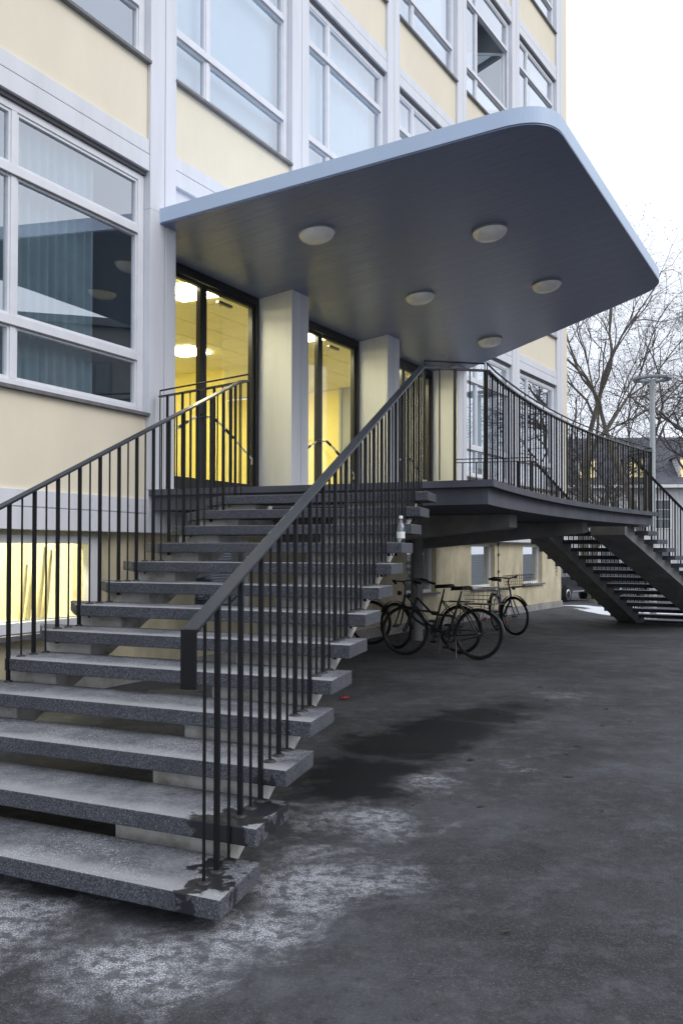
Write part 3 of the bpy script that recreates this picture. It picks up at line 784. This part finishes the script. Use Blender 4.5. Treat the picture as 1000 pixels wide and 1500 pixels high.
# ------------------------------------------------------------------ railings
def post_flat(b, p, z0, z1, wdt, t):     # flat bar upright, broad face along the run
    d = t.normalized(); s = Vector((d.y, -d.x)); h = wdt/2; k = wdt/2*.9
    pl = [p - d*h - s*k, p + d*h - s*k, p + d*h + s*k, p - d*h + s*k]
    b.prism([tuple(q) for q in pl], z0, z1)
def rod(b, p, z0, z1, r): b.tube([(p.x, p.y, z0), (p.x, p.y, z1)], r, 7)
ROS = MB(); ROS.lathe([(.030, 0), (.030, .004), (.022, .010), (.012, .012)], 14); ROS = ROS.mesh('rosette', MT['rosette'])
RH = 1.005
def stair_rail(label, lo, right, mirrored):
    T = (lambda p: mir(p)) if mirrored else (lambda p: Vector(p[:2]))
    ln = (lambda i, a: T(Rn(i, a, .13))) if right else (lambda i, a: T(Ln(i, a, .03)))
    run = .3871 if right else .3685
    p0 = ln(lo, .1); o3 = (p0.x, p0.y, lo*RISE)
    t = thing('stair_railing', label, 'railing', o3)
    k = 0; path = []
    for i in range(lo, 14):
        for q in range(3):
            a = .123 + q*run/3
            p = ln(i, a); zt = RISE*(i+a/run)+RH
            b = MB(); tdir = ln(i, a+.1)-p; thickp = (k % 2 == 1)
            if thickp: post_flat(b, p, i*RISE-(.0 if mirrored else .10), zt-.012, .022, tdir)
            else: rod(b, p, i*RISE-(.0 if mirrored else .10), zt-.012, .0068)
            o = b.build('baluster', MT['rail_paint'], t, o3)
            if not mirrored: put('rosette', ROS, o, (p.x-o3[0], p.y-o3[1], i*RISE-o3[2]))
            k += 1
    a0 = -.02 if right else .0
    P = []
    for i in range(lo, 15):
        p = ln(i, a0 if i == lo else 0); P.append((p.x, p.y, RISE*(i + (a0/run if i == lo else 0))+RH))
    e = ln(14, .12); P.append((e.x, e.y, RISE*(14+.12/run)+RH-.0))
    P[-1] = (e.x, e.y, LAND+RH+.02)
    b = MB(); b.bar(P, .062, .016); hr = b.build('handrail', MT['rail_worn'], t, o3, bevel=.003)
    # turned-down end plate
    d = (Vector(P[1])-Vector(P[0])); d.z = 0; d.normalize(); s = Vector((d.y, -d.x, 0)); c0 = Vector(P[0])
    b = MB(); vs = []
    for aa in (-.016, .0):
        for bb in (-.031, .031):
            for zz in (-.225, .0): v = c0+d*aa+s*bb; vs.append((v.x, v.y, v.z+zz))
    b.add(vs, [(0, 1, 3, 2), (4, 6, 7, 5), (0, 4, 5, 1), (2, 3, 7, 6), (1, 5, 7, 3), (0, 2, 6, 4)])
    b.build('end_plate', MT['rail_paint'], hr, o3, bevel=.003)
    return P[-1]
tR = stair_rail('black baluster railing on the outer side of the near flight', 1, True, False)
tL = stair_rail('black baluster railing on the wall side of the near flight', 1, False, False)
tR2 = stair_rail('black baluster railing on the outer side of the far flight', -2, True, True)
tL2 = stair_rail('black baluster railing on the wall side of the far flight', -2, False, True)

def level_rail(label, pts, closed_ends=True, step=.128):
    """railing on the landing: balusters, flat handrail, thin rod above it on short stubs"""
    o3 = (pts[0].x, pts[0].y, LAND); t = thing('landing_railing', label, 'railing', o3)
    seg = [(pts[i+1]-pts[i]).length for i in range(len(pts)-1)]; L = sum(seg)
    def at(s):
        s = max(0, min(L-1e-6, s)); i = 0
        while s > seg[i]: s -= seg[i]; i += 1
        return pts[i].lerp(pts[i+1], s/seg[i]), (pts[i+1]-pts[i]).normalized()
    n = max(2, int(L/step)); k = 0
    for i in range(n+1):
        p, d = at(L*i/n); b = MB()
        if i % 2 == 0: post_flat(b, p, LAND-.01, LAND+RH+.012, .022, d)
        else: rod(b, p, LAND-.01, LAND+RH+.012, .0068)
        b.build('baluster', MT['rail_paint'], t, o3)
    b = MB(); b.bar([(p.x, p.y, LAND+RH+.025) for p in pts], .055, .014); hr = b.build('handrail', MT['rail_worn'], t, o3)
    b = MB(); b.tube([(p.x, p.y, LAND+RH+.085) for p in pts], .0095, 7); b.build('top_rod', MT['rail_paint'], t, o3)
    m = max(1, int(L/.85))
    for i in range(m+1):
        p, d = at(L*i/m); b = MB(); b.tube([(p.x, p.y, LAND+RH+.02), (p.x, p.y, LAND+RH+.085)], .006, 6); b.build('rod_stub', MT['rail_paint'], hr, o3)
arc = edge_arc(.085, 16); V2 = lambda p: Vector(p[:2])
arc[0] = arc[0]+MIR_U*.07; arc[-1] = arc[-1]-MIR_U*.07
level_rail('long black baluster railing along the bowed outer edge of the bridge', arc)
rA = Rn(14, .14, .13); level_rail('short black railing between the near flight and the bridge corner', [rA, arc[0]-INN*0+Vector((-.02, .01))])
rB = mir(rA); level_rail('short black railing between the far flight and the bridge corner', [rB, arc[-1]+Vector((-.02, .01))])
lA = Ln(14, .16, .03); wA = W1+MIR_U*.10-INN*.07
level_rail('short black railing between the near flight and the building wall', [lA, wA])
level_rail('short black railing between the far flight and the building wall', [mir(lA), mir(wA)])

# ------------------------------------------------------------------ bottle on a tread end
bp_ = Rn(10, .22, .055); bo = (bp_.x, bp_.y, 10*RISE)
t = thing('glass_bottle', 'small clear glass bottle standing on the end of a stair tread', 'bottle', bo)
f = MB(); f.lathe([(.028, .001), (.031, .01), (.031, .10), (.027, .125), (.014, .155), (.012, .19)], 16); f.build('body', MT['bottle_glass'], t)
f = MB(); f.lathe([(.0145, .186), (.0145, .205), (.013, .207)], 12); f.build('cap', MT['lobby_board'], t)
f = MB(); f.lathe([(.0316, .035), (.0316, .085)], 16); f.build('label', MT['paper'], t)

# ------------------------------------------------------------------ bicycles
def torus(b, R_, r, n=36, m=7, c=(0, 0, 0)):
    vs = []
    for i in range(n):
        a = 2*math.pi*i/n
        for k in range(m):
            q = 2*math.pi*k/m; rr = R_+r*math.cos(q); vs.append((c[0]+rr*math.cos(a), c[1]+r*math.sin(q), c[2]+rr*math.sin(a)))
    b.add(vs, [(i*m+k, ((i+1) % n)*m+k, ((i+1) % n)*m+(k+1) % m, i*m+(k+1) % m) for i in range(n) for k in range(m)], True)
def bicycle(label, rear, dirv, frame_mat, basket=None, step_through=True, lean=0.03, steer=0, rack=True):
    rz = math.atan2(dirv[1], dirv[0]); gz = ground_z(*rear)
    t = thing('bicycle', label, 'bicycle', (rear[0], rear[1], gz+.001), rz); t.rotation_euler = (lean, 0, rz)
    WB, WR = 1.07, .34; FM = MT[frame_mat]
    hx = .86
    def wheel(x, st=0):
        f = MB(); torus(f, WR-.018, .018); w_ = f.build('wheel', MT['rubber'], t); w_.location = (x, 0, WR); w_.rotation_euler = (0, 0, st)
        f = MB(); torus(f, WR-.043, .009, 36, 5); f.build('rim', MT['bike_steel'], w_)
        f = MB()
        for k in range(28):
            a = 2*math.pi*k/28; a2 = a+.25*(1 if k % 2 else -1); s = .02 if k % 2 else -.02
            f.tube([(.022*math.cos(a2), s, .022*math.sin(a2)), ((WR-.045)*math.cos(a), 0, (WR-.045)*math.sin(a))], .0016, 3, cap=False)
        f.build('spokes', MT['bike_wire'], w_)['kind'] = 'stuff'
        f = MB(); f.tube([(0, -.05, 0), (0, .05, 0)], .02, 10); f.build('hub', MT['bike_steel'], w_)
        f = MB()
        a0, a1 = (R(-10), R(190)) if x < .5 else (R(30), R(185))
        for sgn in (0,):
            pts = []
            for i in range(17): a = a0+(a1-a0)*i/16; pts.append(((WR+.022)*math.cos(a), 0, (WR+.022)*math.sin(a)))
            vs = []
            for p in pts: vs += [(p[0], -.026, p[2]*1.0), (p[0]*1.015, 0, p[2]*1.015), (p[0], .026, p[2])]
            f.add(vs, [(3*i+q, 3*i+3+q, 3*i+4+q, 3*i+1+q) for i in range(16) for q in (0, 1)], True)
        f.build('mudguard', MT['bike_black'], w_)
    wheel(0); wheel(WB, steer)
    bb = (.43, 0, .29); seat = (.27, 0, .80); head = (.90, 0, .80); headl = (.94, 0, .64)
    f = MB()
    f.tube([bb, seat], .016, 8); f.tube([headl, head], .019, 8)
    if step_through: f.tube([headl, (.72, 0, .44), bb], .02, 8); f.tube([head, (.66, 0, .58), (.345, 0, .56)], .016, 8)
    else: f.tube([headl, bb], .02, 8); f.tube([head, (.275, 0, .77)], .017, 8)
    for s in (-1, 1):
        f.tube([(0, .06*s, WR), (.2, .05*s, .315), bb], .010, 6); f.tube([(0, .06*s, WR), (.14, .05*s, .56), (.28, .015*s, .74)], .009, 6)
    f.build('frame', FM, t)
    cs, sn = math.cos(steer), math.sin(steer)
    def ST(p): dx = p[0]-.94; return (.94+dx*cs-p[1]*sn, dx*sn+p[1]*cs, p[2])
    f = MB()
    for s in (-1, 1): f.tube([ST((.945, .03*s, .64)), ST((1.02, .05*s, .44)), ST((WB, .052*s, WR))], [.014, .012, .010], 6)
    f.tube([ST((.945, -.05, .64)), ST((.945, .05, .64))], .014, 6); f.build('fork', FM, t)
    f = MB(); f.tube([head, ST((.885, 0, .93)), ST((.93, 0, .99))], .014, 7)
    f.tube([ST((.78, -.30, 1.00)), ST((.86, -.25, 1.02)), ST((.93, -.10, 1.0)), ST((.94, 0, .99)), ST((.93, .10, 1.0)), ST((.86, .25, 1.02)), ST((.78, .30, 1.0))], .012, 7)
    hb = f.build('handlebar', MT['bike_steel'], t)
    for s in (-1, 1):
        f = MB(); f.tube([ST((.74, .315*s, .99)), ST((.85, .262*s, 1.018))], .018, 8); f.build('grip', MT['rubber'], hb)
        f = MB(); f.tube([ST((.88, .235*s, 1.005)), ST((.80, .27*s, .965))], .006, 5); f.build('brake_lever', MT['bike_steel'], hb)
    f = MB(); f.tube([seat, (.245, 0, .90)], .013, 7); f.build('seat_post', MT['bike_steel'], t)
    f = MB(); vs = []; rings = ((.11, .02, .955), (.13, .105, .965), (.20, .10, .960), (.28, .045, .955), (.37, .022, .950), (.395, .012, .943))
    for x, wd, z in rings: vs += [(x, -wd, z-.035), (x, -wd*.7, z), (x, 0, z+.008), (x, wd*.7, z), (x, wd, z-.035), (x, 0, z-.045)]
    f.add(vs, [tuple(range(6)), tuple(range(35, 29, -1))]+[(i*6+k, i*6+(k+1) % 6, (i+1)*6+(k+1) % 6, (i+1)*6+k) for i in range(5) for k in range(6)], True)
    f.build('saddle', MT['saddle'], t)
    f = MB(); torus(f, .085, .008, 24, 5, (bb[0], -.05, bb[2])); f.tube([(bb[0], -.06, bb[2]), (bb[0], .06, bb[2])], .02, 8)
    f.tube([(bb[0], -.07, bb[2]), (bb[0]+.06, -.075, bb[2]-.16)], .010, 6); f.tube([(bb[0], .07, bb[2]), (bb[0]-.06, .075, bb[2]+.16)], .010, 6)
    f.tube([(bb[0], -.05, bb[2]+.08), (0, -.05, WR+.04)], .006, 4); f.tube([(bb[0], -.05, bb[2]-.08), (0, -.05, WR-.04)], .006, 4)
    cr_ = f.build('crank', MT['bike_wire'], t)
    for s, dx, dz in ((-1, .06, -.16), (1, -.06, .16)):
        f = MB(); f.box(bb[0]+dx-.045, bb[0]+dx+.045, (.08 if s > 0 else -.17), (.17 if s > 0 else -.08), bb[2]+dz-.012, bb[2]+dz+.012); f.build('pedal', MT['rubber'], cr_)
    f = MB(); f.tube([(.30, .05, .30), (.24, .17, .015)], .008, 6); f.build('kickstand', MT['bike_steel'], t)
    if rack:
        f = MB()
        for s in (-1, 1): f.tube([(.2, .06*s, .73), (-.18, .06*s, .73)], .006, 5); f.tube([(0, .06*s, WR), (-.06, .06*s, .73)], .005, 5)
        for x in (.15, .05, -.06, -.16): f.tube([(x, -.06, .73), (x, .06, .73)], .005, 5)
        f.build('rack', MT['bike_black'], t)
    f = MB(); f.lathe([(.02, 0), (.035, .03), (.035, .045)], 12, c=(0, 0, 0), M=lambda x, y, z: ST((.98+z, x, .82+y))); f.build('headlamp', MT['bike_black'], t)
    f = MB(); f.box(-.40, -.385, -.035, .035, .48, .53); f.build('rear_reflector', MT['tail_red'], t)
    if basket:
        if basket == 'rear': bx, by, z0, hh, TT = (-.30, .12), .17, .74, .22, (lambda p: p)
        else: bx, by, z0, hh, TT = (1.0, 1.28), .17, .84, .20, ST
        f = MB(); nb = 8
        def ringp(z, g):
            x0, x1, y = bx[0]-g, bx[1]+g, by+g; return [TT((x0, -y, z)), TT((x1, -y, z)), TT((x1, y, z)), TT((x0, y, z)), TT((x0, -y, z))]
        for k in range(5): f.tube(ringp(z0+hh*k/4, .03*k/4), .0045 if k in (0, 4) else .0025, 4)
        for k in range(nb):
            u = k/(nb-1)
            for s in (-1, 1):
                x = bx[0]+(bx[1]-bx[0])*u; f.tube([TT((x, by*s, z0)), TT((x-.03+.06*u, (by+.03)*s, z0+hh))], .0025, 3)
                y = -by+2*by*u; xx = bx[1] if s > 0 else bx[0]; f.tube([TT((xx, y, z0)), TT((xx+.03*s, y*1.15, z0+hh))], .0025, 3)
            x = bx[0]+(bx[1]-bx[0])*u; f.tube([TT((x, -by, z0)), TT((x, by, z0))], .0025, 3)
        f.build('basket', MT['wire'] if basket == 'rear' else MT['wicker'], t)
    return t
bicycle('black step-through bicycle with a wire basket on its rear rack', (1.80, 12.25), (-.87, .49), 'bike_black', 'rear', True, .04, .10)
bicycle('dark bicycle parked close behind the one with the rear wire basket', (1.66, 12.95), (-.80, .60), 'bike_green', None, True, -.03, -.25)
bicycle('blue bicycle with a front basket parked by the cream basement wall', (2.86, 17.1), (.14, -.99), 'bike_blue', 'front', False, .06, .45)
bicycle('bicycle half hidden behind the treads of the near flight', (-.55, 14.6), (.93, -.36), 'bike_black', None, False, .03, 0)

# ------------------------------------------------------------------ spray tag on the basement wall
M4 = bay_M(5)
b = MB(); rg = random.Random(5)
for k in range(16):
    z = 1.30-.030*k; s0 = .28+rg.uniform(-.03, .05)
    q = [M4(s0+rg.uniform(0, .03), .1285, z), M4(s0+.05+rg.uniform(0, .05), .1285, z+rg.uniform(-.03, .03)), M4(s0+.08+rg.uniform(0, .10), .1285, z-.035+rg.uniform(-.02, .03))]
    b.bar(q, .018, .0015, up=(math.cos(.55), -math.sin(.55), 0))
o = b.build('spray_tag', MT['graffiti'], bld, BLD_O)
# cable and boxes on the wall between the basement windows
M3 = bay_M(3)
b = MB(); b.tube([M3(2.55, .125, 1.62), M3(2.55, .12, .75)], .008, 5); cb = b.build('cable', MT['dark_grey'], bld, BLD_O)
for z in (1.55, 1.32, .95): b = MB(); b.box(2.52, 2.58, .10, .13, z, z+.06, M=M3); b.build('junction_box', MT['dark_grey'], cb, BLD_O)

# ------------------------------------------------------------------ litter
rl = random.Random(11)
for k in range(26):
    x, y = rl.uniform(-.2, 5), rl.uniform(3.4, 11)
    if x < .35*(y-3.4)*.8-.3: x += 1.2
    b = MB(); a = rl.uniform(0, 6.3); L = rl.uniform(.02, .045); ca, sa = math.cos(a), math.sin(a)
    P = lambda u, v, z: (u*ca-v*sa, u*sa+v*ca, z)
    b.add([P(-L, 0, .003), P(-.3*L, .5*L, .012), P(L, .1*L, .006), P(-.2*L, -.5*L, .010), P(-.2*L, 0, .004)], [(0, 4, 1), (1, 4, 2), (2, 4, 3), (3, 4, 0)])
    o = b.build('fallen_leaf', MT['dry_leaf']); o.location = (x, y, ground_z(x, y)+.002)
    tag(o, 'small dry brown leaf lying on the asphalt', 'leaf', 'leaves scattered over the yard')
fx, fy = .03, 9.05*.99
fp = (.02, 9.0*.99)
b = MB()
for k in range(7):
    a = k*.9; b.add([(0, 0, .012), (.035*math.cos(a), .035*math.sin(a), .03), (.05*math.cos(a+.35), .05*math.sin(a+.35), .018), (.035*math.cos(a+.7), .035*math.sin(a+.7), .034)], [(0, 1, 2), (0, 2, 3)])
o = b.build('red_flower', MT['flower_red']); o.location = (.035, 8.95, .0); tag(o, 'small crumpled red flower lying on the ground beside the flight', 'flower')

# ------------------------------------------------------------------ street lamp
lx, ly = 7.72, 23.0; lz = ground_z(lx, ly)
t = thing('street_lamp', 'pale grey street lamp with a ring shaped head of flat panels', 'street lamp', (lx, ly, lz))
f = MB(); f.lathe([(.085, -.1), (.085, .9), (.07, .95), (.064, 5.95)], 16); f.build('pole', MT['pole_green'], t)
f = MB(); H = 5.93
for k in range(4):
    a = k*math.pi/2+.5; f.tube([(0, 0, H), (.36*math.cos(a), .36*math.sin(a), H+.03)], .02, 6)
f.build('arms', MT['pole_green'], t)
for k in range(6):
    a = k*math.pi/3+.3; f = MB(); Mx = lambda x, y, z, a=a: (x*math.cos(a)-y*math.sin(a), x*math.sin(a)+y*math.cos(a), z)
    f.box(.28, .46, -.17, .17, H+.0, H+.06, M=Mx); f.build('lamp_panel', MT['lamp_head'], t, bevel=.01)

# ------------------------------------------------------------------ round traffic sign behind the far flight
sx, sy = 9.85, 30.0; sz = ground_z(sx, sy)
t = thing('traffic_sign', 'round traffic sign with a red rim seen behind the far flight', 'sign', (sx, sy, sz))
f = MB(); f.tube([(0, 0, -.1), (0, 0, 2.45)], .03, 8); f.build('post', MT['steel'], t)
SMf = lambda x, y, z: (x, z-.04, y+2.15)
f = MB(); f.lathe([(.30, 0), (.30, .012)], 28, M=SMf); f.build('red_rim', MT['sign_red'], t)
f = MB(); f.lathe([(.22, -.004), (.22, .006)], 28, M=SMf); f.build('white_face', MT['sign_white'], t)

# ------------------------------------------------------------------ cars
def car(label, loc, rz):
    gz = ground_z(*loc); t = thing('parked_car', label, 'car', (loc[0], loc[1], gz), rz)
    prof = [(-2.15, .42), (-2.2, .70), (-2.12, .98), (-1.95, 1.05), (-1.60, 1.50), (-1.2, 1.62), (.1, 1.63), (.55, 1.52), (1.15, 1.08), (1.85, .98), (2.12, .82), (2.2, .55), (2.1, .36)]
    def wd(x, z): return .90*(1-.10*max(0, (z-.95)/.68)**1.1*1.6)*(1-.10*max(0, abs(x)-1.5)**2)
    f = MB(); n = len(prof); vs = []
    for s in (-1, 1):
        for x, z in prof: vs.append((x, s*wd(x, z), z))
    fs = [(i, (i+1) % n, n+(i+1) % n, n+i) for i in range(n)]
    f.add(vs, fs); f.add(vs[:n], [tuple(range(n))]); f.add(vs[n:], [tuple(range(n-1, -1, -1))])
    me = f.mesh('body', MT['car_paint'], bevel=.05); put('body', me, t)
    for s in (-1, 1):
        for nm, q in (('side_window', [(-1.5, 1.12), (-1.25, 1.50), (-.42, 1.54), (-.42, 1.10)]), ('side_window', [(-.34, 1.10), (-.34, 1.54), (.15, 1.53), (.85, 1.10)])):
            f = MB(); v = [(x, s*(wd(x, z)+.006), z) for x, z in q]+[(x, s*(wd(x, z)-.02), z) for x, z in q]
            f.add(v, [(0, 1, 2, 3), (7, 6, 5, 4), (0, 4, 5, 1), (1, 5, 6, 2), (2, 6, 7, 3), (3, 7, 4, 0)]); f.build(nm, MT['car_glass'], t)
        f = MB(); f.box(.72, .88, s*.92-.09, s*.92+.09, 1.08, 1.22); f.build('wing_mirror', MT['car_paint'], t, bevel=.03)
        f = MB(); f.box(-.9, 1.0, s*.905-.012, s*.905+.012, .42, .47); f.build('door_strip', MT['alloy'], t)
        f = MB(); f.box(-2.19, -2.05, s*.72-.12, s*.72+.12, .78, .96); f.build('tail_light', MT['tail_red'], t, bevel=.02)
        f = MB(); f.box(1.98, 2.14, s*.66-.16, s*.66+.16, .72, .86); f.build('headlight', MT['alloy'], t, bevel=.03)
        for x in (-1.35, 1.38):
            f = MB(); f.lathe([(.10, -.11), (.30, -.115), (.34, -.09), (.34, .09), (.30, .115), (.10, .11)], 26, M=lambda a, b_, c: (x+a, s*.83+c, .34+b_)); w_ = f.build('wheel', MT['rubber'], t)
            f = MB(); f.lathe([(.03, .10), (.22, .118), (.23, .10)], 20, M=lambda a, b_, c: (x+a, s*(.83+c), .34+b_))
            f.build('rim', MT['alloy'], w_)
            f = MB(); f.lathe([(.395, -.05), (.395, .055)], 22, M=lambda a, b_, c: (x+a, s*.85+c, .35+b_)); f.build('wheel_arch', MT['car_trim'], t)
    f = MB(); v = [(.60, -.66, 1.50), (.60, .66, 1.50), (1.14, .76, 1.10), (1.14, -.76, 1.10)]; f.add(v+[(x+.02, y, z+.012) for x, y, z in v], [(0, 1, 2, 3), (7, 6, 5, 4), (0, 4, 5, 1), (1, 5, 6, 2), (2, 6, 7, 3), (3, 7, 4, 0)]); f.build('windscreen', MT['car_glass'], t)
    return t
car('dark parked car showing past the corner of the building', (9.2, 38.9), math.pi/2-R(38))
car('second dark parked car, mostly hidden by the far flight', (12.6, 43.2), math.pi/2-R(38))

# ------------------------------------------------------------------ house across the street
hx, hy = 20.5, 62.0; hz = ground_z(hx, hy); HHD = R(97)
t = thing('background_house', 'grey slate roofed house with lit dormer windows behind bare trees', 'house', (hx, hy, hz))
hu = Vector((math.sin(HHD), math.cos(HHD))); hi = Vector((-hu.y, hu.x))
def HM(s, i, z): return (hu.x*s+hi.x*i, hu.y*s+hi.y*i, z)
b = MB(); b.box(-14, 22, 0, 11, -.5, 7.2, M=HM); b.build('wall', MT['house_wall'], t)
b = MB(); b.add([HM(*q) for q in ((-14.4, -.5, 7.0), (22.4, -.5, 7.0), (22.4, 5.5, 10.9), (-14.4, 5.5, 10.9), (22.4, 11.5, 7.0), (-14.4, 11.5, 7.0))], [(0, 1, 2, 3), (3, 2, 4, 5), (0, 3, 5), (1, 4, 2), (0, 5, 4, 1)])
rf = b.build('roof', MT['roof_slate'], t)
b = MB(); b.box(-14.5, 22.5, -.6, -.3, 6.85, 7.05, M=HM); b.build('eaves', MT['lobby_board'], t)
for s0 in (-10.5, -7.2, -3.9, -.6, 2.7, 6.0, 9.5):
    b = MB(); b.box(s0-.62, s0+.62, .5, 3.2, 7.3, 9.05, M=HM); d = b.build('dormer', MT['house_wall'], t)
    b = MB(); b.add([HM(*q) for q in ((s0-.8, .35, 9.0), (s0+.8, .35, 9.0), (s0, .35, 9.55), (s0-.8, 4.4, 9.0), (s0+.8, 4.4, 9.0), (s0, 4.4, 9.55))], [(0, 1, 2), (0, 2, 5, 3), (1, 4, 5, 2), (0, 3, 4, 1), (3, 5, 4)]); b.build('dormer_roof', MT['roof_slate'], d)
    b = MB()
    for dx in (-.26, .26):
        for dz in (0, .62): b.box(s0+dx-.22, s0+dx+.22, .46, .50, 7.62+dz, 8.16+dz, M=HM)
    b.build('pane', MT['lit_window'], d)
for fl, z0 in ((0, .9), (1, 4.1)):
    for k in range(11):
        s0 = -12.4+3.3*k; lit = fl == 0 and k in (1, 2, 5, 6)
        b = MB(); b.box(s0-.72, s0+.72, -.03, .05, z0, z0+2.0, M=HM); wn = b.build('window', MT['lobby_board'], t)
        b = MB()
        for dx in (-.33, .33):
            for q in range(3): b.box(s0+dx-.29, s0+dx+.29, -.05, -.03, z0+.08+.63*q, z0+.66+.63*q, M=HM)
        b.build('pane', MT['lit_shop' if lit else 'house_window'], wn)

# ------------------------------------------------------------------ block on the other side of the yard (seen in the window reflections)
ob = (32.0, 11.6, 0.0); OH = R(-20)
t = thing('opposite_building', 'plain grey block across the yard, mirrored in the ground floor windows', 'building', ob)
ou = Vector((math.sin(OH), math.cos(OH))); oi = Vector((ou.y, -ou.x))
def OM(s_, i_, z): return (ou.x*s_+oi.x*i_, ou.y*s_+oi.y*i_, z)
b = MB(); b.box(-22, 17, 0, 10, -1.5, 11.5, M=OM); b.build('wall', MT['opposite_wall'], t)
b = MB(); b.box(-22.3, 17.3, -.3, 10.3, 11.5, 11.85, M=OM); b.build('roof', MT['roof_slate'], t)
for z0 in (1.0, 4.5, 8.0):
    for k in range(12):
        s0 = -20+3.1*k
        b = MB(); b.box(s0-.7, s0+.7, -.06, .04, z0, z0+1.9, M=OM); wn = b.build('window', MT['roof_slate'], t)
        for dx in (-.33, .33):
            b = MB(); b.box(s0+dx-.29, s0+dx+.29, -.075, -.06, z0+.08, z0+1.82, M=OM); b.build('pane', MT['house_window'], wn)

# ------------------------------------------------------------------ bare trees
def tree(label, loc, height, lean, seed, spread=1.0, depth=6, seeds=True, trunk_r=.3, fork=.32):
    rr = random.Random(seed); gz = ground_z(*loc)
    t = thing('bare_tree', label, 'tree', (loc[0], loc[1], gz), group=None)
    tb, cb, sb = MB(), MB(), MB(); cnt = [0]
    def grow(p, d, L, r, lev):
        segs = 4 if lev < 3 else 3; pts = [p]; rads = [r]; q = p.copy(); dd = d.copy()
        for i in range(segs):
            j = .16+.07*lev
            dd = (dd + Vector((rr.uniform(-j, j), rr.uniform(-j, j), rr.uniform(-j, j)*.8 + (.05 if lev < 4 else -.06)))).normalized()
            q = q + dd*(L/segs); pts.append(q.copy()); rads.append(r*(1-.36*(i+1)/segs))
        (tb if lev < 3 else cb).tube(pts, rads, 8 if lev < 2 else (5 if lev < 4 else 3), cap=False)
        if lev >= depth:
            if seeds and rr.random() < .10:
                c = pts[-1]; s = .026
                sb.add([c+Vector(v)*s for v in ((1, 0, 0), (-1, 0, 0), (0, 1, 0), (0, -1, 0), (0, 0, 1), (0, 0, -1))], [(0, 2, 4), (2, 1, 4), (1, 3, 4), (3, 0, 4), (2, 0, 5), (1, 2, 5), (3, 1, 5), (0, 3, 5)])
            return
        nb = 3 if lev < 2 else rr.choice((3, 4))
        for k in range(nb):
            a = 2*math.pi*(k/nb)+rr.uniform(-.6, .6); tilt = rr.uniform(.45, .95)*spread if lev < 5 else rr.uniform(.5, 1.2)
            u = dd.orthogonal().normalized(); v = dd.cross(u)
            nd = (dd*math.cos(tilt)+(u*math.cos(a)+v*math.sin(a))*math.sin(tilt)).normalized()
            f_ = rr.uniform(.45, 1.0) if k else 1.0
            idx = max(1, int(round(segs*f_))); src = pts[idx]
            grow(src, nd, L*rr.uniform(.60, .80), rads[idx]*rr.uniform(.55, .72), lev+1)
        if lev < 3: grow(pts[-1], dd, L*.72, rads[-1]*.85, lev+1)
    grow(Vector((0, 0, -.2)), Vector(lean).normalized(), height*fork, trunk_r, 0)
    tb.build('trunk', MT['bark'], t); c = cb.build('crown', MT['twig'], t)
    if sb.v: o = sb.build('seed_balls', MT['seed'], t); o['kind'] = 'stuff'
    return t
tree('tall bare tree standing behind the street lamp', (11.0, 33.5), 13.5, (.03, 0, 1), 3, .8, 7, True, .19, .36)
tree('big bare plane tree with a thick leaning trunk beside the far flight', (12.0, 31.5), 12, (.35, 0, .94), 21, 1.0, 6, True, .30, .30)
tree('dense bare tree with drooping twigs just past the building corner', (10.0, 36.5), 17.0, (-.10, 0, 1), 8, .8, 7, True, .21, .33)
tree('smaller bare tree in front of the slate roofed house', (12.6, 47.0), 11.5, (-.03, 0, 1), 15, .95, 6, True, .24, .30)
tree('bare tree standing before the grey block across the yard', (24.0, 9.5), 11, (.02, .02, 1), 33, .95, 6, False, .24, .30)
tree('taller bare tree at the edge of the yard, some way from the grey block', (21.5, 3.0), 13, (-.03, .02, 1), 41, .9, 6, False, .26, .32)
